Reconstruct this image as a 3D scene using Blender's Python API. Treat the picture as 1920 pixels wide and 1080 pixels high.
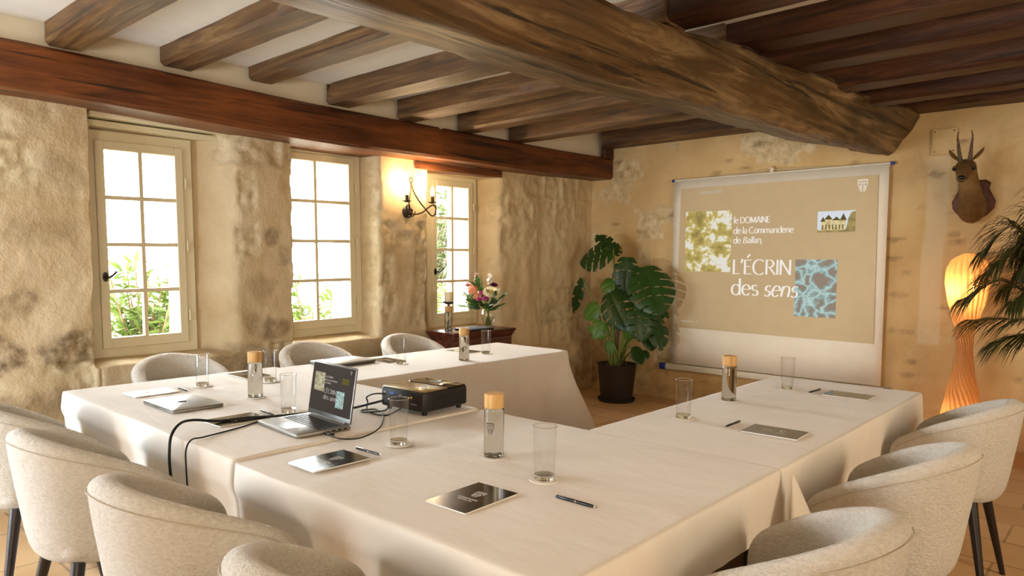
import bpy, bmesh, math, random
import numpy as np
from mathutils import Vector, Matrix, noise
PI = math.pi
for o in list(bpy.data.objects): bpy.data.objects.remove(o, do_unlink=True)
SC = bpy.context.scene
COL = SC.collection

# ------------------------------------------------------------------ camera
FPX, CY = 1336.0, 574.0
YAW, PITCH, ROLL = math.radians(-41.98), math.radians(-3.63), math.radians(0.48)
CAMP = Vector((0, 0, 1.40))
Fw = Vector((math.sin(YAW)*math.cos(PITCH), math.cos(YAW)*math.cos(PITCH), math.sin(PITCH)))
r0 = Vector((math.cos(YAW), -math.sin(YAW), 0)); u0 = r0.cross(Fw)
Rt = r0*math.cos(ROLL)+u0*math.sin(ROLL); Up = -r0*math.sin(ROLL)+u0*math.cos(ROLL)
cd = bpy.data.cameras.new('camera'); cam = bpy.data.objects.new('camera', cd); COL.objects.link(cam)
cd.sensor_width = 36; cd.lens = FPX/1920*36; cd.shift_y = (CY-540)/1920; cd.clip_start = 0.02
m = Matrix((Rt, Up, -Fw)).transposed().to_4x4(); m.translation = CAMP; cam.matrix_world = m
SC.camera = cam
def ray(px, py): return Rt*((px-960)/FPX)-Up*((py-CY)/FPX)+Fw
def at(px, py, Y):                       # pixel of the photograph -> point on the plane y = Y
    d = ray(px, py); return CAMP+d*(Y/d.y)
def atx(px, py, X):
    d = ray(px, py); return CAMP+d*(X/d.x)

# ------------------------------------------------------------------ world, light, exposure
w = bpy.data.worlds.new('sky'); SC.world = w; w.use_nodes = True
bg = w.node_tree.nodes['Background']; bg.inputs[0].default_value = (0.97, 0.985, 1.0, 1); bg.inputs[1].default_value = 48.0
def area(name, loc, target, sx, sy, power, color):
    l = bpy.data.lights.new(name, 'AREA'); l.shape = 'RECTANGLE'; l.size = sx; l.size_y = sy; l.energy = power; l.color = color
    o = bpy.data.objects.new(name, l); COL.objects.link(o); o.location = loc
    o.rotation_euler = (Vector(target)-Vector(loc)).to_track_quat('-Z', 'Y').to_euler(); return o
area('chair_fill_cool', (-4.35, -0.75, 0.95), (-3.0, 0.9, 0.75), 1.3, 1.4, 125, (0.55, 0.76, 1.0))  # added indoor cool fill standing in for assumed daylight on the left chairs
area('ceiling_fill_warm', (0.9, -1.9, 1.2), (-.6, .4, 2.8), 1.2, 0.8, 100, (1.0, 0.89, 0.73))  # added warm fill behind the camera for ceiling and walls, no real fitting
area('ceiling_fill_cool', (-3.3, -2.2, 1.3), (-3.8, 2.2, 2.6), 1.0, 0.8, 92, (0.90, 0.95, 1.0))  # added cool fill, unseen, lifts the ceiling on the window side
area('wall_fill_right', (2.2, 2.6, 1.8), (-4.6, 5.4, 1.5), 1.0, 1.0, 72, (1.0, 0.86, 0.66))  # added out-of-view fill that brightens screen wall and far corner
vs = SC.view_settings; vs.view_transform = 'Standard'; vs.look = 'None'; vs.gamma = 1; vs.use_curve_mapping = False
vs.exposure = -0.30
SC.render.film_transparent = False
try:
    SC.cycles.max_bounces = 10; SC.cycles.diffuse_bounces = 5; SC.cycles.glossy_bounces = 4
    SC.cycles.transmission_bounces = 10; SC.cycles.transparent_max_bounces = 16
    SC.cycles.sample_clamp_indirect = 4.0; SC.cycles.use_denoising = True
except Exception: pass

# ------------------------------------------------------------------ helpers
def lin(c):
    if isinstance(c, str):
        c = [int(c[i:i+2], 16)/255 for i in (0, 2, 4)]
        c = [(x/12.92 if x <= .04045 else ((x+.055)/1.055)**2.4) for x in c]
    return (c[0], c[1], c[2], 1)
MATS = {}
class NT:
    def __init__(s, name):
        s.m = bpy.data.materials.new(name); s.m.use_nodes = True; s.t = s.m.node_tree; s.t.nodes.clear()
        s.out = s.n('ShaderNodeOutputMaterial'); MATS[name] = s.m
    def n(s, typ, **kw):
        x = s.t.nodes.new(typ)
        for k, v in kw.items(): setattr(x, k, v)
        return x
    def l(s, a, b): s.t.links.new(a, b)
    def noise(s, scale, detail=4, rough=.55, vec=None, dist=0):
        x = s.n('ShaderNodeTexNoise'); x.inputs['Scale'].default_value = scale; x.inputs['Detail'].default_value = detail
        x.inputs['Roughness'].default_value = rough; x.inputs['Distortion'].default_value = dist
        if vec is not None: s.l(vec, x.inputs['Vector'])
        return x.outputs['Fac']
    def coord(s, scale=(1, 1, 1), rot=(0, 0, 0), kind='Object'):
        c = s.n('ShaderNodeTexCoord'); mp = s.n('ShaderNodeMapping'); mp.inputs['Scale'].default_value = scale; mp.inputs['Rotation'].default_value = rot
        s.l(c.outputs[kind], mp.inputs['Vector']); return mp.outputs['Vector']
    def ramp(s, fac, stops):
        r = s.n('ShaderNodeValToRGB'); e = r.color_ramp.elements
        while len(e) < len(stops): e.new(0.5)
        for i, (p, c) in enumerate(stops): e[i].position = p; e[i].color = lin(c) if not isinstance(c, float) else (c, c, c, 1)
        s.l(fac, r.inputs['Fac']); return r.outputs['Color']
    def mix(s, fac, a, b, mode='MIX'):
        x = s.n('ShaderNodeMix', data_type='RGBA', blend_type=mode)
        for i, v in ((0, fac), (6, a), (7, b)):
            if hasattr(v, 'is_output') or isinstance(v, bpy.types.NodeSocket): s.l(v, x.inputs[i])
            elif i == 0: x.inputs[0].default_value = v
            else: x.inputs[i].default_value = lin(v)
        return x.outputs[2]
    def bump(s, h, strength, dist=.01, normal=None):
        b = s.n('ShaderNodeBump'); b.inputs['Strength'].default_value = strength; b.inputs['Distance'].default_value = dist
        s.l(h, b.inputs['Height'])
        if normal is not None: s.l(normal, b.inputs['Normal'])
        return b.outputs['Normal']
    def pbsdf(s, color, rough=.5, metal=0, normal=None, spec=.5, coat=0, sheen=0, trans=0, ior=1.45, emit=None, es=0):
        p = s.n('ShaderNodeBsdfPrincipled')
        if isinstance(color, bpy.types.NodeSocket): s.l(color, p.inputs['Base Color'])
        else: p.inputs['Base Color'].default_value = lin(color)
        if isinstance(rough, bpy.types.NodeSocket): s.l(rough, p.inputs['Roughness'])
        else: p.inputs['Roughness'].default_value = rough
        p.inputs['Metallic'].default_value = metal; p.inputs['Specular IOR Level'].default_value = spec
        p.inputs['Coat Weight'].default_value = coat; p.inputs['Sheen Weight'].default_value = sheen
        p.inputs['Transmission Weight'].default_value = trans; p.inputs['IOR'].default_value = ior
        if emit is not None:
            if isinstance(emit, bpy.types.NodeSocket): s.l(emit, p.inputs['Emission Color'])
            else: p.inputs['Emission Color'].default_value = lin(emit)
            p.inputs['Emission Strength'].default_value = es
        if normal is not None: s.l(normal, p.inputs['Normal'])
        s.l(p.outputs[0], s.out.inputs[0]); return p
def plain(name, color, rough=.5, bump=0, bscale=60, **kw):
    t = NT(name); nrm = None
    v = t.coord()
    col = color
    if bump: nrm = t.bump(t.noise(bscale, 4, .6, v), bump, .004)
    nz = t.noise(9, 3, .5, v)
    c = lin(color); d = tuple(x*.88 for x in c[:3])
    col = t.mix(nz, d, c[:3])
    t.pbsdf(col, rough, normal=nrm, **kw); return t.m
def emis(name, color, s):
    t = NT(name); e = t.n('ShaderNodeEmission'); e.inputs[0].default_value = lin(color); e.inputs[1].default_value = s
    t.l(e.outputs[0], t.out.inputs[0]); return t.m

class MB:                                  # collects shapes, links them as ONE mesh object
    def __init__(s): s.v = []; s.f = []
    def add(s, vs, fs, M=None):
        k = len(s.v)
        s.v += [tuple(M @ Vector(p)) if M is not None else tuple(p) for p in vs]; s.f += [tuple(i+k for i in f) for f in fs]; return s
    def box(s, x0, x1, y0, y1, z0, z1, M=None):
        vs = [(x, y, z) for x in (x0, x1) for y in (y0, y1) for z in (z0, z1)]
        return s.add(vs, [(0, 1, 3, 2), (4, 6, 7, 5), (0, 4, 5, 1), (2, 3, 7, 6), (0, 2, 6, 4), (1, 5, 7, 3)], M)
    def rbox(s, x0, x1, y0, y1, z0, z1, r=.01, n=3, M=None, rz=None):   # vertical edges rounded, top/bottom edges softened
        rz = min(r, (z1-z0)*.45) if rz is None else rz
        cs = [(x1-r, y1-r, 0), (x0+r, y1-r, 1), (x0+r, y0+r, 2), (x1-r, y0+r, 3)]
        def ring(z, ins):
            return [(cx+(r-ins)*math.cos((q+i/n)*PI/2), cy+(r-ins)*math.sin((q+i/n)*PI/2), z) for cx, cy, q in cs for i in range(n+1)]
        rings = [ring(z0, rz*.7), ring(z0+rz*.3, rz*.25), ring(z0+rz, 0), ring(z1-rz, 0), ring(z1-rz*.3, rz*.25), ring(z1, rz*.7)]
        return s.loft(rings, M=M)
    def loft(s, rings, closed=True, caps=True, M=None):
        n = len(rings[0]); vs = [p for r in rings for p in r]; fs = []
        for i in range(len(rings)-1):
            for j in range(n if closed else n-1):
                k = (j+1) % n; fs.append((i*n+j, i*n+k, (i+1)*n+k, (i+1)*n+j))
        if caps and closed: fs += [tuple(range(n-1, -1, -1)), tuple((len(rings)-1)*n+j for j in range(n))]
        return s.add(vs, fs, M)
    def lathe(s, prof, n=24, c=(0, 0, 0), caps=True, M=None):
        rings = [[(c[0]+r*math.cos(2*PI*j/n), c[1]+r*math.sin(2*PI*j/n), c[2]+z) for j in range(n)] for r, z in prof]
        return s.loft(rings, caps=caps, M=M)
    def tube(s, pts, r, n=8, caps=True, M=None):
        pts = [Vector(p) for p in pts]; rings = []; prev = None
        for i, p in enumerate(pts):
            d = (pts[min(i+1, len(pts)-1)]-pts[max(i-1, 0)])
            d = d.normalized() if d.length > 1e-9 else Vector((0, 0, 1))
            if prev is None:
                a = d.orthogonal().normalized()
            else:
                a = prev-d*prev.dot(d); a = a.normalized() if a.length > 1e-6 else d.orthogonal().normalized()
            prev = a; b = d.cross(a); rr = r[i] if isinstance(r, (list, tuple)) else r
            rings.append([tuple(p+a*(rr*math.cos(2*PI*j/n))+b*(rr*math.sin(2*PI*j/n))) for j in range(n)])
        return s.loft(rings, caps=caps, M=M)
    def ball(s, c, r, sx=1, sy=1, sz=1, n=12, M=None):
        k = max(5, n//2); rings = []
        for i in range(k+1):
            a = -PI/2+PI*i/k; rr = max(math.cos(a), .02)
            rings.append([(c[0]+r*sx*rr*math.cos(2*PI*j/n), c[1]+r*sy*rr*math.sin(2*PI*j/n), c[2]+r*sz*math.sin(a)) for j in range(n)])
        return s.loft(rings, M=M)
    def build(s, name, mat, parent=None, smooth=False, autos=None, loc=None):
        me = bpy.data.meshes.new(name); me.from_pydata(s.v, [], s.f)
        bm = bmesh.new(); bm.from_mesh(me); bmesh.ops.recalc_face_normals(bm, faces=bm.faces); bm.to_mesh(me); bm.free()
        me.materials.append(mat if not isinstance(mat, str) else MATS[mat])
        if smooth:
            me.shade_smooth()
            if autos: me.set_sharp_from_angle(angle=math.radians(autos))
        o = bpy.data.objects.new(name, me); COL.objects.link(o)
        if parent is not None: o.parent = parent
        if loc: o.location = loc
        return o
def smoothpath(pts, k=8):                  # Catmull-Rom through the points
    P = [Vector(p) for p in pts]; P = [P[0]*2-P[1]]+P+[P[-1]*2-P[-2]]; out = []
    for i in range(1, len(P)-2):
        for j in range(k):
            t = j/k; a, b, c, d = P[i-1:i+3]
            out.append(.5*((2*b)+(c-a)*t+(2*a-5*b+4*c-d)*t*t+(3*b-a-3*c+d)*t**3))
    out.append(P[-2]); return out
def tag(o, label=None, cat=None, group=None, kind=None):
    if label: o['label'] = label
    if cat: o['category'] = cat
    if group: o['group'] = group
    if kind: o['kind'] = kind
    return o
def thing(name, label, cat, loc=(0, 0, 0), rz=0, group=None):
    o = bpy.data.objects.new(name, None); COL.objects.link(o); o.empty_display_size = .05
    o.location = loc; o.rotation_euler = (0, 0, rz); return tag(o, label, cat, group)
def dup(root, loc, rz, label, group=None):
    r = root.copy(); COL.objects.link(r); r.location = loc; r.rotation_euler = (0, 0, rz); r['label'] = label
    if group: r['group'] = group
    for ch in list(root.children):
        c = ch.copy(); COL.objects.link(c); c.parent = r
        for g in list(ch.children):
            d = g.copy(); COL.objects.link(d); d.parent = c
    return r
def struct(o): o['kind'] = 'structure'; return o
def sstep(a, b, x):
    t = min(1, max(0, (x-a)/(b-a))); return t*t*(3-2*t)
def fbm(x, y, z, o=4): return noise.fractal((x, y, z), 1.0, 2.0, o)

# ------------------------------------------------------------------ materials
def wood(name, dark, mid, light, axis, rough=.55, scale=1.0, crack=.5, spec=.4, grey=0):
    t = NT(name); sc = [14*scale]*3; sc[axis] = 1.1*scale
    v = t.coord(tuple(sc)); n1 = t.noise(1.0, 8, .68, v, .8)
    sc2 = [30*scale]*3; sc2[axis] = .8*scale
    v2 = t.coord(tuple(sc2)); n2 = t.noise(1.0, 3, .5, v2)
    big = t.noise(1.7, 4, .6, t.coord())
    c = t.ramp(n1, [(.34, dark), (.5, mid), (.66, light)])
    c = t.mix(t.ramp(big, [(.38, 0.0), (.66, 0.55)]), c, dark)
    ck = t.ramp(n2, [(.33, 0.0), (.39, 1.0)])
    inv = t.n('ShaderNodeMath', operation='MULTIPLY_ADD'); t.l(ck, inv.inputs[0]); inv.inputs[1].default_value = -crack; inv.inputs[2].default_value = crack
    c = t.mix(inv.outputs[0], c, (.012, .008, .005))
    nrm = t.bump(n1, .55, .012); nrm = t.bump(ck, .35, .006, nrm)
    t.pbsdf(c, rough, normal=nrm, spec=spec); return t.m
wood('beam_wood_red', '43220e', '6d3c1b', '8c5228', 1, .42, 1.0, .85)
wood('joist_wood', '3a2817', '614427', '87683f', 0, .5, 1.1, .5)
wood('joist_wood_dark', '2c1810', '4a2c1c', '67432a', 0, .45, 1.1, .5)
wood('main_beam_wood', '36260f', '5f462a', '9a815c', 1, .45, .8, .85)
wood('lintel_wood', '4a2815', '70401f', '8a5730', 1, .55, 1.2, .4)
wood('cork_wood', 'b98d52', 'd0a568', 'e0bb83', 2, .55, 3.0, .1)
wood('mahogany', '34120a', '53200f', '70301a', 1, .22, 1.6, .12, .6)
wood('shield_wood', '3a1b0e', '55290f', '6f3a1a', 2, .35, 2.0, .2)

def walls(name, plaster, shade, stone, stone2, dark):
    t = NT(name); v = t.coord()
    a = t.n('ShaderNodeAttribute', attribute_name='stone').outputs['Fac']
    d = t.n('ShaderNodeAttribute', attribute_name='stain').outputs['Fac']
    b = t.n('ShaderNodeAttribute', attribute_name='pale').outputs['Fac']
    n1 = t.noise(2.3, 6, .6, v); n2 = t.noise(11, 6, .65, v); n3 = t.noise(55, 4, .6, v)
    pl = t.mix(t.ramp(n1, [(.35, 0.0), (.7, 1.0)]), plaster, shade)
    st = t.mix(t.ramp(n2, [(.35, 0.0), (.65, 1.0)]), stone, stone2)
    c = t.mix(a, pl, st)
    c = t.mix(b, c, 'd4c19a')
    sp = t.n('ShaderNodeMath', operation='MULTIPLY'); t.l(d, sp.inputs[0]); t.l(t.ramp(n2, [(.32, 0.2), (.6, .95)]), sp.inputs[1])
    c = t.mix(sp.outputs[0], c, dark)
    fl = t.ramp(n3, [(.24, 1.0), (.33, 0.0)])
    c = t.mix(t.mix(.35, (0, 0, 0), fl), c, dark)
    nr = t.bump(n3, .22, .01); nr = t.bump(n2, .42, .03, nr)
    t.pbsdf(c, .92, normal=nr, spec=.15); return t.m
walls('stone_wall', 'cebb99', 'b8a17a', 'd8c8a6', 'b3a07c', '66523a')
walls('pale_limestone', 'ddd2bd', 'cdbfa4', 'e2d8c4', 'b9a98a', '8a7a5e')
walls('plaster_wall', 'd2b685', 'bf9f6c', 'dccaa4', 'b09a6e', '66523a')
plain('ceiling_plaster', 'e8dfce', .9, .15, 25)
plain('infill_plaster', 'e6dcc4', .9, .2, 25)
plain('window_paint', 'e3d9b8', .4, .08, 30)
plain('black_iron', '1c1814', .45)
plain('bronze_iron', '3a2a18', .4, metal=.6)

def cloth_mat():
    t = NT('table_linen'); v = t.coord()
    wv = t.n('ShaderNodeTexWave'); wv.inputs['Scale'].default_value = 300; t.l(v, wv.inputs['Vector'])
    n = t.noise(3.2, 4, .5, t.coord((1, 2.6, 1)))
    nr = t.bump(n, .22, .03); nr = t.bump(t.noise(9, 2, .5, t.coord((.6, 1.5, 1), (0, 0, .5))), .10, .012, nr); nr = t.bump(t.noise(400, 2, .5, v), .12, .002, nr)
    t.pbsdf(t.mix(n, 'd5ccbf', 'e0d8cc'), .85, normal=nr, spec=.2, sheen=.15)
cloth_mat()
def boucle():
    t = NT('boucle'); v = t.coord()
    n1 = t.noise(75, 5, .7, t.coord((1, 1, 1.9))); n2 = t.noise(210, 3, .6, v)
    nr = t.bump(n1, 1.0, .014); nr = t.bump(n2, .5, .003, nr)
    t.pbsdf(t.mix(t.ramp(n1, [(.3, 0.0), (.7, 1.0)]), 'd0c6b5', 'ebe3d5'), .95, normal=nr, spec=.15, sheen=.25)
boucle()
plain('chair_leg_wood', '201611', .4)
plain('seam_thread', 'b9ab94', .9)
def floor_mat():
    t = NT('floor_tiles'); v = t.coord((1, 1, 1), (0, 0, .0))
    br = t.n('ShaderNodeTexBrick'); br.offset = .5; t.l(v, br.inputs['Vector'])
    br.inputs['Color1'].default_value = lin('c9a478'); br.inputs['Color2'].default_value = lin('b48c5e'); br.inputs['Mortar'].default_value = lin('7d6342')
    br.inputs['Scale'].default_value = 1; br.inputs['Mortar Size'].default_value = .006; br.inputs['Brick Width'].default_value = .5; br.inputs['Row Height'].default_value = .33
    n = t.noise(6, 6, .6, v)
    c = t.mix(t.ramp(n, [(.3, 0.0), (.75, .55)]), br.outputs['Color'], 'c9ab82')
    nr = t.bump(br.outputs['Fac'], -.5, .004); nr = t.bump(n, .2, .01, nr)
    t.pbsdf(c, .42, normal=nr, spec=.4)
floor_mat()
def glass_thin(name, tint=(1, 1, 1), refl=.06, rough=0.0):
    t = NT(name); a = t.n('ShaderNodeBsdfTransparent'); a.inputs[0].default_value = (*tint, 1)
    g = t.n('ShaderNodeBsdfGlossy'); g.inputs['Roughness'].default_value = rough
    lw = t.n('ShaderNodeLayerWeight'); lw.inputs['Blend'].default_value = .25
    mr = t.n('ShaderNodeMapRange'); t.l(lw.outputs['Facing'], mr.inputs[0]); mr.inputs[3].default_value = refl; mr.inputs[4].default_value = min(1, refl*9)
    mx = t.n('ShaderNodeMixShader'); t.l(mr.outputs[0], mx.inputs[0]); t.l(a.outputs[0], mx.inputs[1]); t.l(g.outputs[0], mx.inputs[2])
    t.l(mx.outputs[0], t.out.inputs[0]); return t.m
glass_thin('window_glass', (.98, .99, .98), .04)
glass_thin('tumbler_glass', (.996, .997, .996), .025)
def refr(name, ior, col=(1, 1, 1)):
    t = NT(name); g = t.n('ShaderNodeBsdfGlass'); g.inputs['IOR'].default_value = ior; g.inputs['Color'].default_value = (*col, 1); g.inputs['Roughness'].default_value = 0
    t.l(g.outputs[0], t.out.inputs[0])
refr('solid_glass', 1.48, (.98, .99, .98)); refr('water', 1.36, (.98, .99, .98))
plain('pot_plastic', '2b2622', .5); plain('soil', '3a2717', .95, .6, 80)
def leafmat(name, a, b, rough=.35):
    t = NT(name); v = t.coord(); n = t.noise(14, 3, .5, v)
    p = t.pbsdf(t.mix(n, a, b), rough, spec=.4); tr = t.n('ShaderNodeBsdfTranslucent'); tr.inputs[0].default_value = lin(b)
    mx = t.n('ShaderNodeMixShader'); mx.inputs[0].default_value = .12
    t.l(p.outputs[0], mx.inputs[1]); t.l(tr.outputs[0], mx.inputs[2]); t.l(mx.outputs[0], t.out.inputs[0])
leafmat('monstera_leaf', '1c3312', '2f4d1c'); leafmat('monstera_young', '456c22', '5f8430'); plain('monstera_stem', '77883d', .5)
leafmat('palm_leaf', '2b3015', '4a4a22'); plain('palm_stem', '5c4a26', .6)
leafmat('bouquet_leaf', '2e4d1c', '4d7030', .5); leafmat('garden_leaf', '2f4517', '516526', .6); leafmat('hedge_leaf', '1f2d12', '3a4722', .6)
leafmat('winter_twigs', '4f4432', '62543e', .9)
plain('bark', '6a5340', .9, .4, 30)
plain('gravel', 'cfc3ac', .95, .5, 60); plain('garden_lawn', '9aa35f', .95, .5, 40)
def veneer():
    t = NT('veneer'); v = t.coord((6, 6, 1)); n = t.noise(3, 4, .6, v)
    c = t.mix(n, 'dfa562', 'f0c48a')
    d = t.n('ShaderNodeBsdfDiffuse'); t.l(c, d.inputs[0]); tr = t.n('ShaderNodeBsdfTranslucent'); t.l(c, tr.inputs[0])
    mx = t.n('ShaderNodeMixShader'); mx.inputs[0].default_value = .55; t.l(d.outputs[0], mx.inputs[1]); t.l(tr.outputs[0], mx.inputs[2]); t.l(mx.outputs[0], t.out.inputs[0])
veneer()
emis('lamp_bulb', 'ffcf8a', 14); emis('candle_bulb', 'ffe2b4', 40)
plain('screen_fabric', 'ece3d0', .9); plain('screen_bar', 'e3dcc8', .5); plain('blue_plastic', '27358f', .4); plain('cord_cream', 'd8cbb0', .8)
plain('slide_ground', 'cbb893', .9)
def picmat(name, cols, scale, es, dist=1.5, vor=False):
    t = NT(name); v = t.coord()
    if vor:
        x = t.n('ShaderNodeTexVoronoi', feature='DISTANCE_TO_EDGE'); x.inputs['Scale'].default_value = scale
        nz = t.n('ShaderNodeTexNoise'); nz.inputs['Scale'].default_value = scale*.7; nz.inputs['Detail'].default_value = 3
        t.l(v, nz.inputs['Vector']); vm = t.n('ShaderNodeVectorMath', operation='MULTIPLY_ADD'); t.l(nz.outputs['Color'], vm.inputs[0]); vm.inputs[1].default_value = (.75/scale*2,)*3; t.l(v, vm.inputs[2])
        t.l(vm.outputs[0], x.inputs['Vector']); f = x.outputs['Distance']
    else: f = t.noise(scale, 6, .65, v, dist)
    c = t.ramp(f, cols); t.pbsdf('6a6252', .9, emit=c, es=es)
picmat('slide_trees', [(.34, '7a6a22'), (.45, 'ab9838'), (.52, 'cdbb62'), (.555, 'f4f2e2'), (.72, 'e6eefa')], 7, .85, .25)
picmat('slide_water', [(0.0, 'd8ffff'), (.07, '8fd0d8'), (.2, '877f7c'), (.6, '8f8076')], 9, .62, vor=True)
emis('slide_white', 'fff8ee', 1.05); emis('slide_dim', 'efe3cc', .62)
emis('castle_sky', 'eef4fb', .95); picmat('castle_stone', [(.35, 'b3964a'), (.62, 'f6e9b4')], 26, .85, .3); emis('castle_roof', '8f7d40', .5); picmat('castle_tree', [(.36, '6a5a22'), (.64, 'b7a452')], 22, .7, .3)
picmat('laptop_trees', [(.36, '2a2a14'), (.46, '5c5a24'), (.53, '8f8a44'), (.6, '9fb6b0')], 60, .85)
picmat('laptop_water', [(0.0, '7fd0d8'), (.12, '3c8a98'), (.3, '1d4a58')], 60, .85, vor=True)
emis('laptop_text', 'e0dace', .95); plain('laptop_display', '1a1511', .6, spec=.08, emit='3a3028', es=.75); emis('laptop_castle', '9a8a50', .5)
plain('aluminium', '9a968e', .42, metal=.8); plain('aluminium_dark', '6f6d69', .35, metal=.8); plain('key_black', '24211f', .5); plain('rubber_black', '12100f', .5)
plain('projector_black', '1d1a17', .45); plain('projector_top', 'a08a5c', .25, metal=.5); plain('projector_gloss', '2a2117', .06, coat=1); plain('port_blue', '4a5fa8', .4); plain('port_yellow', 'c9a03a', .4); plain('port_grey', '8d8a84', .4, metal=.6)
plain('brochure_cover', '2a261d', .17, spec=.5, coat=.3); plain('brochure_pages', 'ebe6de', .8); plain('print_white', 'e9e6de', .6)
plain('coaster_card', 'eae4d8', .8); plain('pen_black', '0e0d0d', .2); plain('chrome', 'cfccc6', .15, metal=1); plain('logo_ink', '171614', .5)
plain('candle_wax', 'ecdcb4', .5, spec=.3); plain('grey_metal', '5d5650', .4, metal=.5); plain('laptop_blue', '5d6a78', .3, metal=.4)
def furmat():
    t = NT('deer_fur'); v = t.coord(); n = t.noise(40, 5, .7, t.coord((1, 1, .35))); nb = t.noise(7, 3, .5, v)
    c = t.mix(n, '3a2612', '7d5c33'); c = t.mix(t.ramp(nb, [(.4, 0.0), (.7, .6)]), c, '8f6f42')
    t.pbsdf(c, .85, normal=t.bump(n, .6, .006), spec=.2)
furmat(); plain('deer_pale', 'cbb48c', .9, .4, 60); plain('deer_black', '100c0a', .2); plain('antler', '5a4630', .6, .8, 90); plain('ear_inner', '6e5638', .9, .4, 60)

# ================================================================== the room
XW, XG, YB, ZC = -4.65, -4.87, 6.47, 2.64        # wall face, window plane, back wall, ceiling
#        pier edge, frame y0, frame y1, splay in, splay out, sill z, frame z0, z1, recess top
WINS = [(1.475, 1.535, 2.125, 2.15, 2.40, .790, .805, 2.150, 2.34),
        (2.790, 2.720, 3.490, 3.51, 3.575, .815, .835, 2.235, 2.34),
        (4.070, 4.265, 4.830, 4.86, 5.02, .805, .825, 2.158, 2.172)]
random.seed(4)
# ashlar blocks for the left wall: courses along y
BLK = []
z = .02
while z < 2.5:
    h = random.uniform(.24, .36); y = -3 + random.uniform(0, .3)
    while y < 6.6:
        l = random.uniform(.26, .55); BLK.append((y, y+l, z, z+h, random.random())); y += l
    z += h
def blocks_at(y, z, blk):
    for a, b, c, d, q in blk:
        if a <= y < b and c <= z < d: return min(y-a, b-y, z-c, d-z), q
    return 0, 0
STAINS = [(1.0, .85, .15, .12, 1.0), (1.33, .86, .19, .13, .9), (1.02, 1.14, .22, .10, .6), (1.15, .55, .3, .12, .5), (1.4, .45, .2, .15, .5),
          (2.48, .95, .10, .10, .6), (2.62, .90, .14, .10, .75), (2.40, .70, .25, .12, .6), (2.55, .55, .3, .2, .6), (2.62, 1.55, .07, .07, .8), (2.72, 1.4, .1, .1, .45), (2.52, 1.2, .12, .1, .35),
          (1.3, 1.9, .2, .12, .35), (1.2, 1.55, .22, .1, .35), (5.75, .85, .12, .16, .35), (6.3, .5, .15, .3, .5), (6.1, .22, .4, .18, .5), (5.2, .9, .08, .2, .25), (3.9, .6, .4, .2, .4)]
# blocks the plaster leaves bare around the sconce and on the jamb of the second window
BARE = [(3.50, 3.60, .95, 1.22), (3.49, 3.585, 1.26, 1.62), (3.50, 3.59, 1.66, 2.02), (3.49, 3.57, 2.06, 2.24),
        (3.60, 3.74, .88, 1.12), (3.60, 3.70, 1.18, 1.46), (3.61, 3.72, 1.54, 1.72), (3.74, 3.90, 1.55, 1.64), (3.95, 4.07, 1.52, 1.72), (3.94, 4.07, 1.18, 1.48), (3.90, 4.07, .85, 1.12),
        (5.12, 5.32, 1.85, 1.98), (5.3, 5.45, 1.82, 2.0), (2.38, 2.50, 1.72, 2.0), (2.36, 2.52, 1.42, 1.66)]
def wall_x(y, z):
    """x of the inner face of the window wall and its stone / stain / pale masks"""
    depth = 0.0; jag = .012*fbm(3, z*5, 1)
    for yl, f0, f1, si, so, zs, z0, z1, zt in WINS:
        if yl-.03 < y < so+.2:
            j2 = .03*fbm(1.7, z*2.3, yl)
            L = sstep(yl+jag-.006, yl+jag+.012, y); R = 1-sstep(si+j2*.4, so+j2, y)
            B = sstep(zs-.05+.012*fbm(y*4, 2, 3), zs-.004, z); T = 1-sstep(zt, zt+.02, z)
            depth = max(depth, L*R*B*T)
    d = depth*(XW-XG)
    e, q = blocks_at(y+.02*fbm(y*3, z*3, 5), z+.02*fbm(y*3, z*3, 9), BLK)
    patch = fbm(y*1.1, z*1.1, 20, 3)
    thr = -.05 if y < 1.5 else .1 if y < 3.4 else (.06 if y > 4.9 else .25)
    stone = sstep(.004, .03, e)*sstep(thr-.08, thr+.14, patch*.9+(q-.5)*.55)
    if 3.4 < y < 4.2: stone *= .25
    for a, b, c, dd in BARE:
        m_ = min(y-a, b-y, z-c, dd-z)+.018*fbm(y*9, z*9, 4)
        stone = max(stone, sstep(0, .012, m_))
    stone *= (1-.75*sstep(.3, .9, depth))
    stain = 0
    for a, b, ra, rb, s in STAINS:
        r = math.hypot((y-a)/ra, (z-b)/rb)+.45*fbm(y*7, z*7, 8)
        stain = max(stain, s*(1-sstep(.55, 1.1, r)))
    pale = .7*sstep(4.85, 5.1, y)
    bumpy = .010*fbm(y*2.1, z*2.1, 0)+.006*fbm(y*7, z*7, 2, 3)
    rough = stone*(.016*fbm(y*16, z*16, 6, 4)-.015)
    if y > 4.9:      # swelling ribs of bare stone near the corner
        rough += .6*(.022*math.exp(-((y-5.38)/.09)**2)+.03*math.exp(-((y-6.0)/.16)**2)-.028*math.exp(-((y-5.62)/.06)**2)+.014*fbm(y*9, z*7, 3, 3))
    foot = .035*(1-sstep(.55, .85, z))
    return XW-d+bumpy*(1-.6*depth)+rough+foot*(1-depth), stone, stain, pale
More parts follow.
